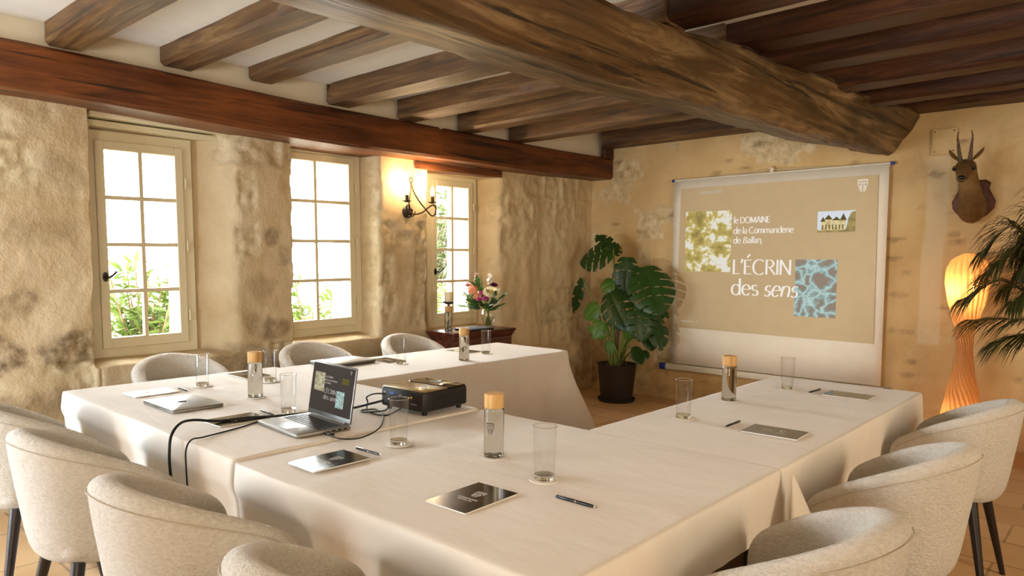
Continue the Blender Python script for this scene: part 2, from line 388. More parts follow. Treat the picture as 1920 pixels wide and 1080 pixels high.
def sheet(name, us, vs_, f, hole, mat):
    us = np.unique(np.round(us, 4)); vs_ = np.unique(np.round(vs_, 4)); nu, nv = len(us), len(vs_)
    V = []; A = [[], [], []]
    for v in vs_:
        for u in us:
            p, a, b, c = f(u, v); V.append(p); A[0].append(a); A[1].append(b); A[2].append(c)
    F = []
    for j in range(nv-1):
        for i in range(nu-1):
            if hole and hole((us[i]+us[i+1])/2, (vs_[j]+vs_[j+1])/2): continue
            k = j*nu+i; F.append((k, k+1, k+nu+1, k+nu))
    me = bpy.data.meshes.new(name); me.from_pydata(V, [], F); me.materials.append(MATS[mat]); me.shade_smooth()
    for nm, a in zip(('stone', 'stain', 'pale'), A):
        at_ = me.attributes.new(nm, 'FLOAT', 'POINT'); at_.data.foreach_set('value', a)
    o = bpy.data.objects.new(name, me); COL.objects.link(o); return struct(o)
ASSUMED_DOOR = (-2.5, -1.2, .05, 2.05)                     # assumed opening for daylight, a garden door, left of the picture
def lw_hole(y, z):
    for yl, f0, f1, si, so, zs, z0, z1, zt in WINS:
        if max(f0, yl)+.012 < y < f1-.012 and z0+.012 < z < z1-.012: return True
    return ASSUMED_DOOR[0] < y < ASSUMED_DOOR[1] and ASSUMED_DOOR[2] < z < ASSUMED_DOOR[3]
def lwf(y, z):
    x, a, b, c = wall_x(y, z); return (x, y, z), a, b, c
ys = np.concatenate([np.arange(-3, .8, .15), np.arange(.8, 6.61, .019)]+[np.arange(wn[0]-.02, wn[0]+.03, .006) for wn in WINS])
zs_ = np.concatenate([np.arange(0, 2.66, .021), np.arange(.735, .825, .006)])
sheet('wall_left', ys, zs_, lwf, lw_hole, 'stone_wall')

# back wall
random.seed(11)
BST = [(random.uniform(-4.6, 2), random.uniform(.1, 2.5), random.uniform(.02, .09), random.uniform(.012, .035), random.uniform(.3, .8)) for _ in range(150)]
BST += [(-4.5, .35, .18, .3, .6), (-3.75, .35, .16, .12, .35), (-4.3, 2.3, .12, .08, .4), (-1.55, 1.15, .09, .03, .6), (-1.5, .85, .15, .03, .4), (-1.45, .5, .12, .02, .5), (-4.62, .2, .1, .3, .8), (-3.4, .1, .6, .06, .3)]
BPA = [(-2.94, -2.25, 2.38, 2.50), (-2.80, -2.4, 2.30, 2.42), (-4.05, -3.75, 1.62, 1.92), (-3.85, -3.62, 1.78, 2.0), (-2.95, -2.55, 2.42, 2.6)]
def bwf(x, z):
    y = YB+.012*fbm(x*1.8, z*1.8, 3)+.004*fbm(x*8, z*8, 1, 3)
    stain = 0
    for a, b, ra, rb, s in BST:
        if abs(x-a) < ra*2 and abs(z-b) < rb*2:
            r = math.hypot((x-a)/ra, (z-b)/rb)+.6*fbm(x*14, z*14, 2); stain = max(stain, s*(1-sstep(.4, 1.1, r)))
    stone = 0
    for a, b, c, d in BPA:
        stone = max(stone, sstep(0, .02, min(x-a, b-x, z-c, d-z)+.035*fbm(x*8, z*8, 7)))
    if x < -3.6: stone = max(stone, .8*sstep(.12, .3, fbm(x*2.5, z*2.5, 13)))
    xm = -1.32+.05*(z-1.5)/1.5*.6
    pale = sstep(0, .006, min(x-(xm-.075), xm+.085-x, z-.765, 2.262-z))
    return (x, y-.006*stone, z), stone, stain, pale*.75
sheet('wall_back', np.concatenate([np.arange(-4.8, -.2, .022), np.arange(-.2, 2.61, .1)]), np.arange(0, 2.84, .022), bwf, None, 'plaster_wall')
b = MB(); b.box(2.5, 2.6, -3.1, 6.6, 0, 2.66); struct(b.build('wall_right', 'plaster_wall'))
b = MB(); b.box(-4.9, 2.6, -3.1, -3.0, 0, 2.66); struct(b.build('wall_front', 'plaster_wall'))
b = MB(); b.box(-4.9, 2.6, -3.1, 6.6, -.1, 0); struct(b.build('floor', 'floor_tiles'))
b = MB(); b.box(-4.95, 2.6, -3.1, 4.96, ZC, ZC+.25); b.box(-4.95, 2.6, 4.96, 6.6, 2.80, 2.89); struct(b.build('ceiling', 'ceiling_plaster'))
b = MB(); b.box(-4.9, -4.455, -3.0, 6.46, 2.46, 2.80); struct(b.build('trim_1', 'infill_plaster'))   # plaster between the joist ends

# windows: fixed frame, casement, bars, panes, fittings, outer reveal
def window(n, y0, y1, z0, z1, tilt, label_side):
    cy, cz = (y0+y1)/2, (z0+z1)/2; hw, hh = (y1-y0)/2, (z1-z0)/2
    root = bpy.data.objects.new('window_%d' % n, None); COL.objects.link(root); root.empty_display_size = .05
    root.location = (XG, cy, cz); root.rotation_euler = (tilt, 0, 0); struct(root)
    f = MB(); t = .028
    f.box(-.03, .03, -hw-.03, -hw+t, -hh-.03, hh+.03); f.box(-.03, .03, hw-t, hw+.03, -hh-.03, hh+.03); f.box(-.029, .029, -hw+t, hw-t, hh-t, hh+.03); f.box(-.029, .029, -hw+t, hw-t, -hh-.03, -hh+t)
    f.build('window_frame', 'window_paint', root)
    c = MB(); a = hw-t-.002; e = hh-t-.002; s = .052; x0, x1 = -.012, .042
    c.rbox(x0, x1, -a, -a+s, -e, e, .004, 1); c.rbox(x0, x1, a-s, a, -e, e, .004, 1); c.rbox(x0, x1, -a+s, a-s, e-s, e, .004, 1); c.rbox(x0, x1, -a+s, a-s, -e, -e+s*1.25, .004, 1)
    cas = c.build('casement', 'window_paint', root)
    g = MB(); ia, ib, it = -a+s, -e+s*1.25, e-s
    g.rbox(x0+.004, x1-.006, -.012, .012, ib, it, .003, 1)
    for k in range(1, 4):
        zz = ib+(it-ib)*k/4; g.rbox(x0+.006, x1-.008, ia, -ia, zz-.012, zz+.012, .003, 1)
    g.build('glazing_bars', 'window_paint', cas)
    p = MB(); p.box(.008, .011, ia-.005, -ia+.005, ib-.005, it+.005); p.build('pane', 'window_glass', cas)
    h = MB(); yh = -a+s*.55; zh = -e+(2*e)*.34
    h.lathe([(.002, 0), (.016, 0), (.016, .006), (.002, .008)], 12, M=Matrix.Translation((x1, yh, zh+.012)) @ Matrix.Rotation(PI/2, 4, 'Y') @ Matrix.Scale(1.9, 4, (1, 0, 0)))
    h.tube(smoothpath([(x1, yh, zh+.012), (x1+.03, yh, zh+.012), (x1+.045, yh+.01, zh+.01), (x1+.05, yh+.03, zh+.025), (x1+.05, yh+.05, zh+.045)], 5), [.008]*8+[.007]*12+[.009], 8)
    h.build('handle', 'black_iron', cas)
    for k in (.82, .5, .14):
        q = MB(); q.lathe([(.007, 0), (.007, .07)], 8, (x1+.004, a+.012, -e+2*e*k-.035)); q.build('hinge', 'window_paint', cas)
    return root
for i, (yl, f0, f1, si, so, zs, z0, z1, zt) in enumerate(WINS):
    window(i+1, f0, f1, z0, z1, .016 if i < 2 else .012, i)
    r = MB()                                        # outer stone reveal, flaring to the garden
    def seg(p0, p1, p2, p3): r.add([p0, p1, p2, p3], [(0, 1, 2, 3)])
    xo = -5.24; o_ = .04
    a0, a1, c0, c1 = f0-.005, f1+.005, z0-.005, z1+.005
    A = [(XG-.03, a0, c0), (XG-.03, a1, c0), (XG-.03, a1, c1), (XG-.03, a0, c1)]; B = [(xo, a0-o_*.2, c0-.05), (xo, a1+o_*.4, c0-.05), (xo, a1+o_*.4, c1-.02), (xo, a0-o_*.2, c1-.02)]
    for k in range(4): seg(A[k], A[(k+1) % 4], B[(k+1) % 4], B[k])
    D = [(xo, a0-.27, c0-.8), (xo, a1+.27, c0-.8), (xo, a1+.27, c1+.4), (xo, a0-.27, c1+.4)]
    for k in range(4): seg(B[k], B[(k+1) % 4], D[(k+1) % 4], D[k])
    o = r.build('trim_%d' % (i+2), 'pale_limestone'); struct(o)
b = MB(); y0, y1, z0, z1 = ASSUMED_DOOR                     # assumed garden door, added for its daylight, outside the picture
fr = bpy.data.objects.new('door_assumed_1', None); COL.objects.link(fr); fr.location = (XW-.1, 0, 0); struct(fr)
for q in (y0, (y0+y1)/2-.04, y1-.08): b.box(-.03, .03, q, q+.08, z0-.05, z1)
for q in (z0-.05, .9, z1-.08): b.box(-.03, .03, y0, y1, q, q+.08)
b.build('door_frame_assumed', 'window_paint', fr); b = MB(); b.box(-.004, .004, y0, y1, z0, z1); b.build('pane', 'window_glass', fr)
# painted lintel boards over the first window, wooden lintel over the third
b = MB(); b.rbox(-4.86, -4.70, 1.49, 2.42, 2.235, 2.275, .008, 1); b.rbox(-4.86, -4.76, 1.49, 2.36, 2.19, 2.225, .006, 1)
tag(b.build('window_lintel', 'window_paint'), 'cream painted lintel boards above the leftmost window', 'lintel')
b = MB(); b.rbox(-4.80, -4.632, 3.93, 5.0, 2.175, 2.235, .006, 1, M=Matrix.Translation((0, 4.4, 2.2)) @ Matrix.Rotation(.02, 4, 'X') @ Matrix.Translation((0, -4.4, -2.2)))
tag(b.build('wooden_lintel', 'lintel_wood'), 'short reddish brown wooden lintel above the narrow third window', 'lintel')

# hewn beams: lofted stations with jitter
def hewn(stations, axis, seed, amp=.008, step=.06, rnd=.02):
    """stations: (s, [four (u, z) corners]) ; u is the other horizontal axis"""
    mb = MB(); rings = []; s0, s1 = stations[0][0], stations[-1][0]; n = max(2, int((s1-s0)/step)); S = [q[0] for q in stations]
    for i in range(n+1):
        s = s0+(s1-s0)*i/n
        k = max(0, min(len(S)-2, sum(1 for q in S if q <= s)-1)); t = (s-S[k])/(S[k+1]-S[k]); t = t*t*(3-2*t) if len(S) > 2 else t
        cs = [(a[0]+(b_[0]-a[0])*t, a[1]+(b_[1]-a[1])*t) for a, b_ in zip(stations[k][1], stations[k+1][1])]
        ring = []
        for j in range(4):
            (u0_, z0_), (u1_, z1_) = cs[j], cs[(j+1) % 4]; L = math.hypot(u1_-u0_, z1_-z0_); ns = max(3, int(L/.05)); c = rnd/max(L, .05)
            for q in range(ns):
                f = c+(1-2*c)*q/(ns-1); ring.append((u0_+(u1_-u0_)*f, z0_+(z1_-z0_)*f))
        if i == 0: nr = len(ring)
        while len(ring) < nr: ring.append(ring[-1])
        ring = ring[:nr]; cu = sum(p[0] for p in ring)/nr; cz = sum(p[1] for p in ring)/nr; R = []
        for (u, z) in ring:
            g = 1+amp/.15*(fbm(s*1.5, u*5+seed, z*5)+.5*fbm(s*6, u*14+seed, z*14))
            u2, z2 = cu+(u-cu)*g, cz+(z-cz)*g
            R.append((u2, s, z2) if axis == 1 else (s, u2, z2))
        rings.append(R)
    return mb.loft(rings)
def rect(u0, u1, z0, z1): return [(u0, z0), (u1, z0), (u1, z1), (u0, z1)]
wb = hewn([(-3, rect(-4.9, -4.40, 2.29, 2.53)), (1, rect(-4.9, -4.40, 2.27, 2.515)), (3.0, rect(-4.9, -4.40, 2.225, 2.485)), (5.0, rect(-4.9, -4.39, 2.25, 2.49)), (6.46, rect(-4.9, -4.375, 2.283, 2.50))], 1, 1, .003)
tag(wb.build('ceiling_beam', 'beam_wood_red', smooth=True, autos=40), 'long reddish brown beam running along the top of the window wall', 'beam')
mbm = hewn([(-3, [(-2.0, 2.19), (-1.64, 2.13), (-1.56, 2.36), (-1.95, 2.48)]), (1.2, [(-2.0, 2.165), (-1.65, 2.12), (-1.58, 2.36), (-1.95, 2.48)]), (2.3, [(-2.0, 2.163), (-1.64, 2.13), (-1.55, 2.37), (-1.95, 2.49)]),
            (3.6, [(-2.0, 2.225), (-1.64, 2.168), (-1.55, 2.475), (-1.95, 2.5)]), (4.7, [(-2.0, 2.265), (-1.64, 2.20), (-1.53, 2.535), (-1.95, 2.53)]), (6.46, [(-1.99, 2.36), (-1.64, 2.282), (-1.43, 2.60), (-1.95, 2.59)])], 1, 7, .012, .05, .03)
tag(mbm.build('ceiling_beam', 'main_beam_wood', smooth=True, autos=40), 'huge rough hewn dark oak beam crossing overhead to the screen wall', 'beam')
JL = [(1.20, 1.39, 2.52, .02), (1.79, 1.985, 2.535, .0), (2.345, 2.52, 2.555, -.03), (2.93, 3.13, 2.50, 0), (3.565, 3.76, 2.49, -.03), (4.21, 4.39, 2.488, -.07), (4.85, 5.05, 2.487, -.08), (6.27, 6.44, 2.60, 0)]
ORD = ['first', 'second', 'third', 'fourth', 'fifth', 'sixth', 'seventh', 'eighth']
for i, (a, b_, z, sl) in enumerate(JL):
    j = hewn([(-4.42 if i < 7 else -4.39, rect(a, b_, z, ZC+.02 if a < 4.7 else 2.82)), (-1.72, rect(a+sl, b_+sl+.01, z, ZC+.02 if a < 4.7 else 2.82))], 0, 20+i, .006)
    lb = 'dark oak joist between window beam and big beam, %s from the left' % ORD[i] if i < 7 else 'dark joist lying against the screen wall, left of the big beam end'
    tag(j.build('ceiling_joist', 'joist_wood', smooth=True, autos=40), lb, 'joist', 'oak joists between the two beams')
JR = [(2.30, 2.50, 2.51), (2.93, 3.14, 2.51), (3.54, 3.75, 2.51), (4.06, 4.28, 2.50), (4.70, 4.91, 2.50), (5.32, 5.50, 2.50), (6.18, 6.44, 2.595)]
LBR = ['dark joist right of the big beam, nearest the camera at the top edge', 'second dark joist right of the big beam, above the upper pale ceiling strip', 'dark joist right of the big beam, just below the upper pale ceiling strip',
       'dark joist right of the big beam, just above the lower pale ceiling strip', 'dark joist right of the big beam, just below the lower pale ceiling strip', 'dark joist right of the big beam, last but one before the screen wall', 'dark joist on top of the wall above the deer head']
for i, (a, b_, z) in enumerate(JR):
    j = hewn([(-1.80, rect(a+.03, b_+.03, z, ZC+.02 if i < 4 else 2.82)), (2.49, rect(a-.12 if i < 6 else a, b_-.12 if i < 6 else b_, z, ZC+.02 if i < 4 else 2.82))], 0, 40+i, .006)
    tag(j.build('ceiling_joist', 'joist_wood_dark', smooth=True, autos=40), LBR[i], 'joist', 'dark joists right of the big beam')
b = MB(); b.rbox(-4.42, -4.36, 6.30, 6.45, 2.49, 2.62, .006, 1); tag(b.build('wood_block', 'joist_wood_dark'), 'small dark wood block between window beam end and wall joist', 'block')
b = MB(); b.rbox(-1.356, -1.184, 6.442, 6.458, 2.262, 2.46, .004, 1); pl_ = tag(b.build('cover_plate', 'plaster_wall'), 'square plaster coloured cover plate on the wall beside the deer antlers', 'cover plate')
for dx in (-1.335, -1.205):
    for dz in (2.283, 2.44): q = MB(); q.ball((dx, 6.441, dz), .005, n=8); q.build('screw', 'bronze_iron', pl_)

# ================================================================== tables and cloths
def table(x0, x1, y0, y1, label):
    t = thing('folding_table', label, 'table', ((x0+x1)/2, (y0+y1)/2, 0), 0, 'folding tables under the cloths')
    hx, hy = (x1-x0)/2-.02, (y1-y0)/2-.02
    b = MB(); b.rbox(-hx, hx, -hy, hy, .712, .7415, .01, 2); b.build('tabletop', 'joist_wood', t)
    for sx in (-1, 1):
        for sy in (-1, 1):
            l = MB(); l.tube([(sx*(hx-.16), sy*(hy-.14), .712), (sx*(hx-.15), sy*(hy-.13), 0)], .015, 10); l.build('leg', 'black_iron', t, True)
def cloth(label, x0, x1, y0, y1, zt, drops, seed, ridges=(), fold=.0, cornerflare=.10, step=.03, push_sides=''):
    """drops: N,S,E,W hanging lengths"""
    nx, ny = max(4, int((x1-x0)/step)), max(4, int((y1-y0)/step)); mb = MB(); idx = {}
    def top(x, y):
        z = zt+.0011*fbm(x*3, y*3, seed)
        for kind, p, a, wd, q0, q1 in ridges:
            u, v = (x, y) if kind == 'x' else (y, x)
            if kind == 'xs': z += a*(sstep(p-.012, p+.004, x+.012*fbm(y*2, seed, 1))-.5); continue
            if q0 <= v <= q1: z += a*math.exp(-((u-p-.02*fbm(v*2, seed, 1))/wd)**2)*sstep(q0, q0+.1, v)*(1-sstep(q1-.3, q1, v))
        return z
    for j in range(ny+1):
        for i in range(nx+1):
            x, y = x0+(x1-x0)*i/nx, y0+(y1-y0)*j/ny; idx[i, j] = len(mb.v); mb.v.append((x, y, top(x, y)))
    for j in range(ny):
        for i in range(nx): mb.f.append((idx[i, j], idx[i+1, j], idx[i+1, j+1], idx[i, j+1]))
    per = [(i, 0) for i in range(nx)]+[(nx, j) for j in range(ny)]+[(i, ny) for i in range(nx, 0, -1)]+[(0, j) for j in range(ny, 0, -1)]
    n = len(per); rows = [0, .002, .007, .03, .06, .09, .115, .135, .17, .24, .32, .42, .53, .64, 1.0]
    prev = [idx[p] for p in per]; info = []
    for k, (i, j) in enumerate(per):
        x, y = x0+(x1-x0)*i/nx, y0+(y1-y0)*j/ny
        dS, dN, dW, dE = y-y0, y1-y, x-x0, x1-x
        w_ = {s: max(0, 1-d/.10) for s, d in (('S', dS), ('N', dN), ('W', dW), ('E', dE))}
        nrm = Vector((0, 0, 0))
        for s, v in (('S', (0, -1, 0)), ('N', (0, 1, 0)), ('W', (-1, 0, 0)), ('E', (1, 0, 0))):
            on = {'S': j == 0, 'N': j == ny, 'W': i == 0, 'E': i == nx}[s]
            if on and drops[s] > .07: nrm += Vector(v)
            elif w_[s] > 0: nrm += Vector(v)*w_[s]*.55*(1 if drops[s] > .05 else 0)
        nrm.normalize(); lng = [s for s in w_ if w_[s] > .999 and drops[s] > .07]
        if lng: w_ = {s: (v if drops[s] > .07 else 0) for s, v in w_.items()}
        drop = sum(drops[s]*w_[s]**2 for s in w_)/sum(w_[s]**2 for s in w_)
        cor = max([0]+[math.exp(-(math.hypot(a, b_)/.13)**2) for (p, a) in (('S', dS), ('N', dN)) for (q, b_) in (('W', dW), ('E', dE)) if drops[p] > .07 and drops[q] > .07])
        push = sum(w_[s] for s in push_sides if s in w_)
        if drop > .1 and drop < .5: drop *= 1+.55*cor
        al = (x if j in (0, ny) else y)
        info.append((x, y, nrm, drop, cor, al, min(1, push)))
    for r in rows[1:]:
        cur = []
        for (x, y, nrm, drop, cor, al, push) in info:
            s = min(drop, r) if r < 1 else drop
            wave = (.022*math.sin(al*9+seed*2+1.2*math.sin(al*2.3))+.014*math.sin(al*23+seed))*sstep(.08, .7, s)
            off = .005*sstep(0, .01, s)+.035*s+wave+cornerflare*cor*sstep(.0, .75, s)*1.35-push*(.012*sstep(.07, .2, s)+.036*s+wave*.85)
            if fold and drop > .4: off += .007*sstep(.01, fold*.9, s)-.013*sstep(fold-.006, fold+.010, s)
            if drop < .07: off = 0
            z = zt-.002-s+.003*math.sin(al*40+seed)*(r == 1.0)
            cur.append(len(mb.v)); mb.v.append((x+nrm.x*off, y+nrm.y*off, max(z, .006)))
        for k in range(n): mb.f.append((prev[k], cur[k], cur[(k+1) % n], prev[(k+1) % n]))
        prev = cur
    o = mb.build('tablecloth', 'table_linen', smooth=True)
    sd = o.modifiers.new('soften', 'SUBSURF'); sd.levels = 1; sd.render_levels = 1
    return tag(o, label, 'tablecloth', 'white cloths of the U shaped table')
T1Z, TZ = .7565, .7505
table(-3.89, -2.17, 1.08, 2.20, 'folding table hidden by the white cloth that carries the open laptop')
table(-2.16, -.845, 1.08, 2.20, 'folding table hidden by the white cloth nearest the camera')
table(-3.86, -3.15, 2.215, 4.12, 'folding table hidden by the white cloth along the window wall')
table(-1.60, -.845, 2.235, 4.062, 'folding table hidden by the white cloth before the projection screen')
cloth('white tablecloth under the open laptop and projector', -3.89, -2.170, 1.08, 2.203, T1Z-.001, dict(S=.72, N=.03, W=.72, E=.02), 1, [('y', 1.35, .0014, .01, -3.8, -2.2), ('y', 1.6, .0014, .012, -3.8, -2.2)], .105, .03, push_sides='SW')
cloth('white tablecloth nearest the camera, with creases at its left end', -2.1675, -.845, 1.08, 2.222, TZ-.001, dict(S=.72, N=.02, W=.004, E=.17), 2, [('xs', -1.80, .006, .016, 1.05, 2.0), ('x', -1.80, .005, .010, 1.05, 2.0), ('x', -1.35, .0014, .008, 1.1, 2.2), ('y', 1.62, .0016, .008, -1.75, -.9)], .105, .06, push_sides='S')
cloth('white tablecloth hanging to the floor on the wing below the windows', -3.865, -3.15, 2.2055, 4.12, TZ+.001, dict(S=.004, N=.735, W=.6, E=.735), 3, [], 0, .17, push_sides='W')
cloth('white tablecloth on the right wing, before the projection screen', -1.60, -.845, 2.2245, 4.062, TZ, dict(S=.004, N=.72, W=.70, E=.66), 4, [], 0, .13, push_sides='E')
b = MB()   # loose corner of the right wing's cloth falling over the near table's far corner
c0 = Vector((-.838, 2.215, .748)); rows = []
for k in range(9):
    t = k/8; ww = .004+.115*t
    rows.append([tuple(c0+Vector((.03+.055*t+.03*math.sin(PI*q/8)*t, ww*2*(q/8-.62), -.19*t-.02*t*abs(q/8-.5)))) for q in range(9)])
b.loft(rows, closed=False, caps=False)
o = b.build('tablecloth_corner', 'table_linen', smooth=True); mdf = o.modifiers.new('t', 'SOLIDIFY'); mdf.thickness = .002
o.parent = [q for q in COL.objects if q.name.startswith('tablecloth') and 'right wing' in q.get('label', '')][0]

# ================================================================== tub chairs
def chair_proto():
    t = thing('tub_chair', 'x', 'chair', (0, 0, 0), 0, 'cream tub chairs')
    R = .243; th = .078; path = []           # plan path, from left arm end round the back to the right arm end
    AL = .150
    for i in range(7): path.append((-R, AL-AL*i/6, -1, 0))
    for i in range(1, 16): a = PI+PI*i/16; path.append((R*math.cos(a), R*math.sin(a), math.cos(a), math.sin(a)))
    for i in range(7): path.append((R, AL*i/6, 1, 0))
    def rim(x, y):                           # falls from the back to the arm ends
        d = R*math.acos(max(-1, min(1, -y/math.hypot(x, y)))) if y < 0 else PI*R/2+y
        return .632+.206*(1-min(1, d/(PI*R/2+AL+.03))**1.8)
    def section(x, y, nx, ny, zt, k, kz):    # loop around the thickness, k scales thickness (arm ends close)
        h = th/2*k; zb_o, zb_i = .395, .45; P = []
        ztop = zb_o+(zt-zb_o)*kz
        for z, o_ in [(zb_o, -.02), (zb_o+.012, .012), (zb_o+.05, h)]: P.append((o_, z))
        for q in range(1, 5): P.append((h, zb_o+.05+(ztop-.03-zb_o-.05)*q/4))
        for q in range(1, 6): a = PI*q/6; P.append((h*math.cos(a), ztop-.03+.03*math.sin(a)))
        for q in range(0, 4): P.append((-h, ztop-.03-(ztop-.03-zb_i)*q/3))
        out = []
        for o_, z in P:
            s_ = .80+.20*min(1, max(0, z-.39)/.40)
            px, py = x+nx*o_, y+ny*o_
            out.append((px*s_, py*s_+.02*(1-s_), z))
        return out
    rings = []
    first = path[0]
    for k, (dy, kk, kz) in enumerate([(.038, .25, .72), (.034, .62, .86), (.022, .88, .95)]):
        rings.append(section(first[0], first[1]+dy, -1, 0, rim(first[0], first[1]+dy), kk, kz))
    for x, y, nx, ny in path: rings.append(section(x, y, nx, ny, rim(x, y), 1, 1))
    last = path[-1]
    for dy, kk, kz in [(.022, .88, .95), (.034, .62, .86), (.038, .25, .72)]:
        rings.append(section(last[0], last[1]+dy, 1, 0, rim(last[0], last[1]+dy), kk, kz))
    b = MB(); b.loft(rings); sh = b.build('backrest', 'boucle', t, True)
    s = sh.modifiers.new('s', 'SUBSURF'); s.levels = 1; s.render_levels = 1
    pts = []
    for x, y, nx, ny in path:
        z = rim(x, y)-.033; s_ = .80+.20*min(1, max(0, z-.39)/.40); pts.append(((x+nx*(th/2+.0005))*s_, (y+ny*(th/2+.0005))*s_+.02*(1-s_), z))
    q = MB(); q.tube(pts, .0013, 6); q.build('piping', 'seam_thread', sh, True)
    def pad(z0, z1, hw, yb, yf, r, e=.5):
        rings = []
        for z, ins in [(z0, .03), (z0+.012, .006), (z0+.03, 0), (z1-.03, 0), (z1-.01, .008), (z1, .035)]:
            R_ = []
            for i in range(32):
                a = 2*PI*i/32; c, s = math.cos(a), math.sin(a)
                R_.append(((hw-ins)*math.copysign(abs(c)**e, c), (yb+yf)/2+((yf-yb)/2-ins)*math.copysign(abs(s)**e, s), z))
            rings.append(R_)
        return rings
    q = MB(); q.loft(pad(.42, .505, .200, -.19, .18, .03)); q.build('seat', 'boucle', t, True)
    q = MB(); q.loft(pad(.405, .45, .165, -.165, .10, .03, .85)); q.build('seat_base', 'boucle', t, True)
    for sx in (-1, 1):
        for sy in (-1, 1):
            l = MB(); l.tube([(sx*.145, -.13 if sy < 0 else .10, .41), (sx*.235, -.205 if sy < 0 else .165, 0.0)], [.022, .011], 12); l.build('leg', 'chair_leg_wood', t, True, 40)
    return t
CH = chair_proto()
CHAIRS = [  # x, y, rz (0 faces +y), label
 (-3.43, 0.872, 0, 'cream tub chair cut by the left edge, farthest from the camera in its row', 0),
 (-2.70, 0.872, 0, 'cream tub chair on the left, its whole back and two dark legs in view', 0),
 (-1.935, 0.875, 0, 'cream tub chair in the left foreground, third from the left edge', 0),
 (-1.205, 0.88, 0, 'cream tub chair cut by the bottom edge, nearest below the bronze brochure', 0),
 (-4.1, 1.76, -PI/2, 'cream tub chair below the leftmost window', 0),
 (-4.09, 2.66, -PI/2, 'cream tub chair below the middle window, behind the closed thick laptop', 0),
 (-4.07, 3.48, -PI/2, 'cream tub chair beside the mahogany chest', 0),
 (-0.65, 3.6, PI/2, 'cream tub chair on the right, below the glowing twisted lamp', 0),
 (-0.648, 2.58, PI/2, 'cream tub chair on the right, middle of three, beside the hanging cloth corner', 0),
 (-0.645, 1.70, PI/2, 'cream tub chair cut by the bottom edge on the right', 0)]
for i, (x, y, rz, lb, _) in enumerate(CHAIRS):
    if i == 0: CH.location = (x, y, 0); CH.rotation_euler = (0, 0, rz); CH['label'] = lb
    else: dup(CH, (x, y, 0), rz, lb, 'cream tub chairs')

# ================================================================== things on the tables
def coasterglass():
    g = thing('tumbler', 'x', 'glass', (0, 0, 0), 0, 'tumblers on the tables')
    b = MB(); b.lathe([(.001, .004), (.0300, .004), (.0302, .012), (.0322, .06), (.0362, .160), (.0352, .1605), (.0345, .160), (.0306, .06), (.0288, .016), (.001, .016)], 40, caps=False); b.build('body', 'tumbler_glass', g, True, 50)
    b = MB(); b.lathe([(.001, .0005), (.0275, .0005), (.0296, .003), (.0292, .0150), (.001, .0155)], 40, caps=False); b.build('base', 'solid_glass', g, True, 50)
    b = MB(); b.tube([(.0354*math.cos(a*PI/24), .0354*math.sin(a*PI/24), .1602) for a in range(49)], .0011, 6, caps=False); b.build('rim', 'solid_glass', g, True)
    return g
def shield(mb, s, M):                       # the house crest: crenellated top band over fanned strokes
    def bar(x0, y0, x1, y1, w):
        d = Vector((x1-x0, y1-y0)); n = Vector((-d.y, d.x)).normalized()*w/2
        mb.add([((x0+n.x)*s, (y0+n.y)*s, 0), ((x0-n.x)*s, (y0-n.y)*s, 0), ((x1-n.x)*s, (y1-n.y)*s, 0), ((x1+n.x)*s, (y1+n.y)*s, 0)], [(0, 1, 2, 3)], M)
    bar(-.45, .58, .45, .58, .085); bar(-.42, .6, -.42, .05, .06); bar(.42, .6, .42, .05, .06)
    for k in range(5): x = -.26+.13*k; bar(x, .45, x, .34, .055)
    bar(-.36, .25, .36, .25, .045)
    def edge(y): return .42 if y > .05 else .42*math.sqrt(max(0, 1-((.05-y)/.70)**2))
    for k in range(6):                       # nested arcs falling from the middle to both flanks
        for sg in (-1, 1):
            P = []
            for q in range(9):
                t = q/8; y = .13-.128*k-.30*t**1.7; x = .035+.40*t
                if x > edge(y): break
                P.append((sg*x, y))
            for (xa, ya), (xb, yb) in zip(P, P[1:]): bar(xa, ya, xb, yb, .05)
def bottle_proto():
    g = thing('water_bottle', 'x', 'bottle', (0, 0, 0), 0, 'water bottles with wooden caps')
    b = MB(); b.lathe([(.001, .003), (.0285, .003), (.0328, .008), (.0328, .155), (.0315, .1615), (.0295, .1635), (.001, .1635)], 40, caps=False); b.build('body', 'water', g, True, 40)
    b = MB(); b.lathe([(.001, .0005), (.027, .0005), (.031, .002), (.0325, .006), (.001, .0029)], 40, caps=False); b.build('base', 'solid_glass', g, True, 40)
    b = MB(); b.lathe([(.001, .1642), (.0318, .1642), (.0328, .1655), (.0328, .209), (.0312, .2105), (.001, .2105)], 40, caps=False); b.build('cap', 'cork_wood', g, True, 40)
    b = MB(); mb2 = MB(); shield(mb2, .030, Matrix())
    b.v = [(.0332*math.sin(x/.033), -.0332*math.cos(x/.033), .098+y) for x, y, z in mb2.v]; b.f = mb2.f; b.build('printed_crest', 'logo_ink', g)
    return g
def coaster_proto():
    b = MB(); b.lathe([(.001, 0), (.046, 0), (.0465, .0012), (.046, .0024), (.001, .0024)], 40, caps=False)
    o = b.build('coaster', 'coaster_card', smooth=True, autos=40); return tag(o, 'x', 'coaster', 'round white coasters')
GL = coasterglass(); BT = bottle_proto(); CO = coaster_proto(); first = {'g': 1, 'b': 1, 'c': 1}
def zat(x, y): return T1Z+.0012 if (x < -2.168 and y < 2.2) else TZ+.0015
def put(kind, x, y, label, what, rz=0, z=None):
    z = zat(x, y) if z is None else z
    if what:
        if first['c']: CO.location = (x, y, z); CO['label'] = 'round white coaster under '+what; first['c'] = 0
        else: c = CO.copy(); COL.objects.link(c); c.location = (x, y, z); c['label'] = 'round white coaster under '+what
        z += .0026
    P = GL if kind == 'g' else BT
    if first[kind]: P.location = (x, y, z); P.rotation_euler = (0, 0, rz); P['label'] = label; first[kind] = 0
    else: dup(P, (x, y, z), rz, label)
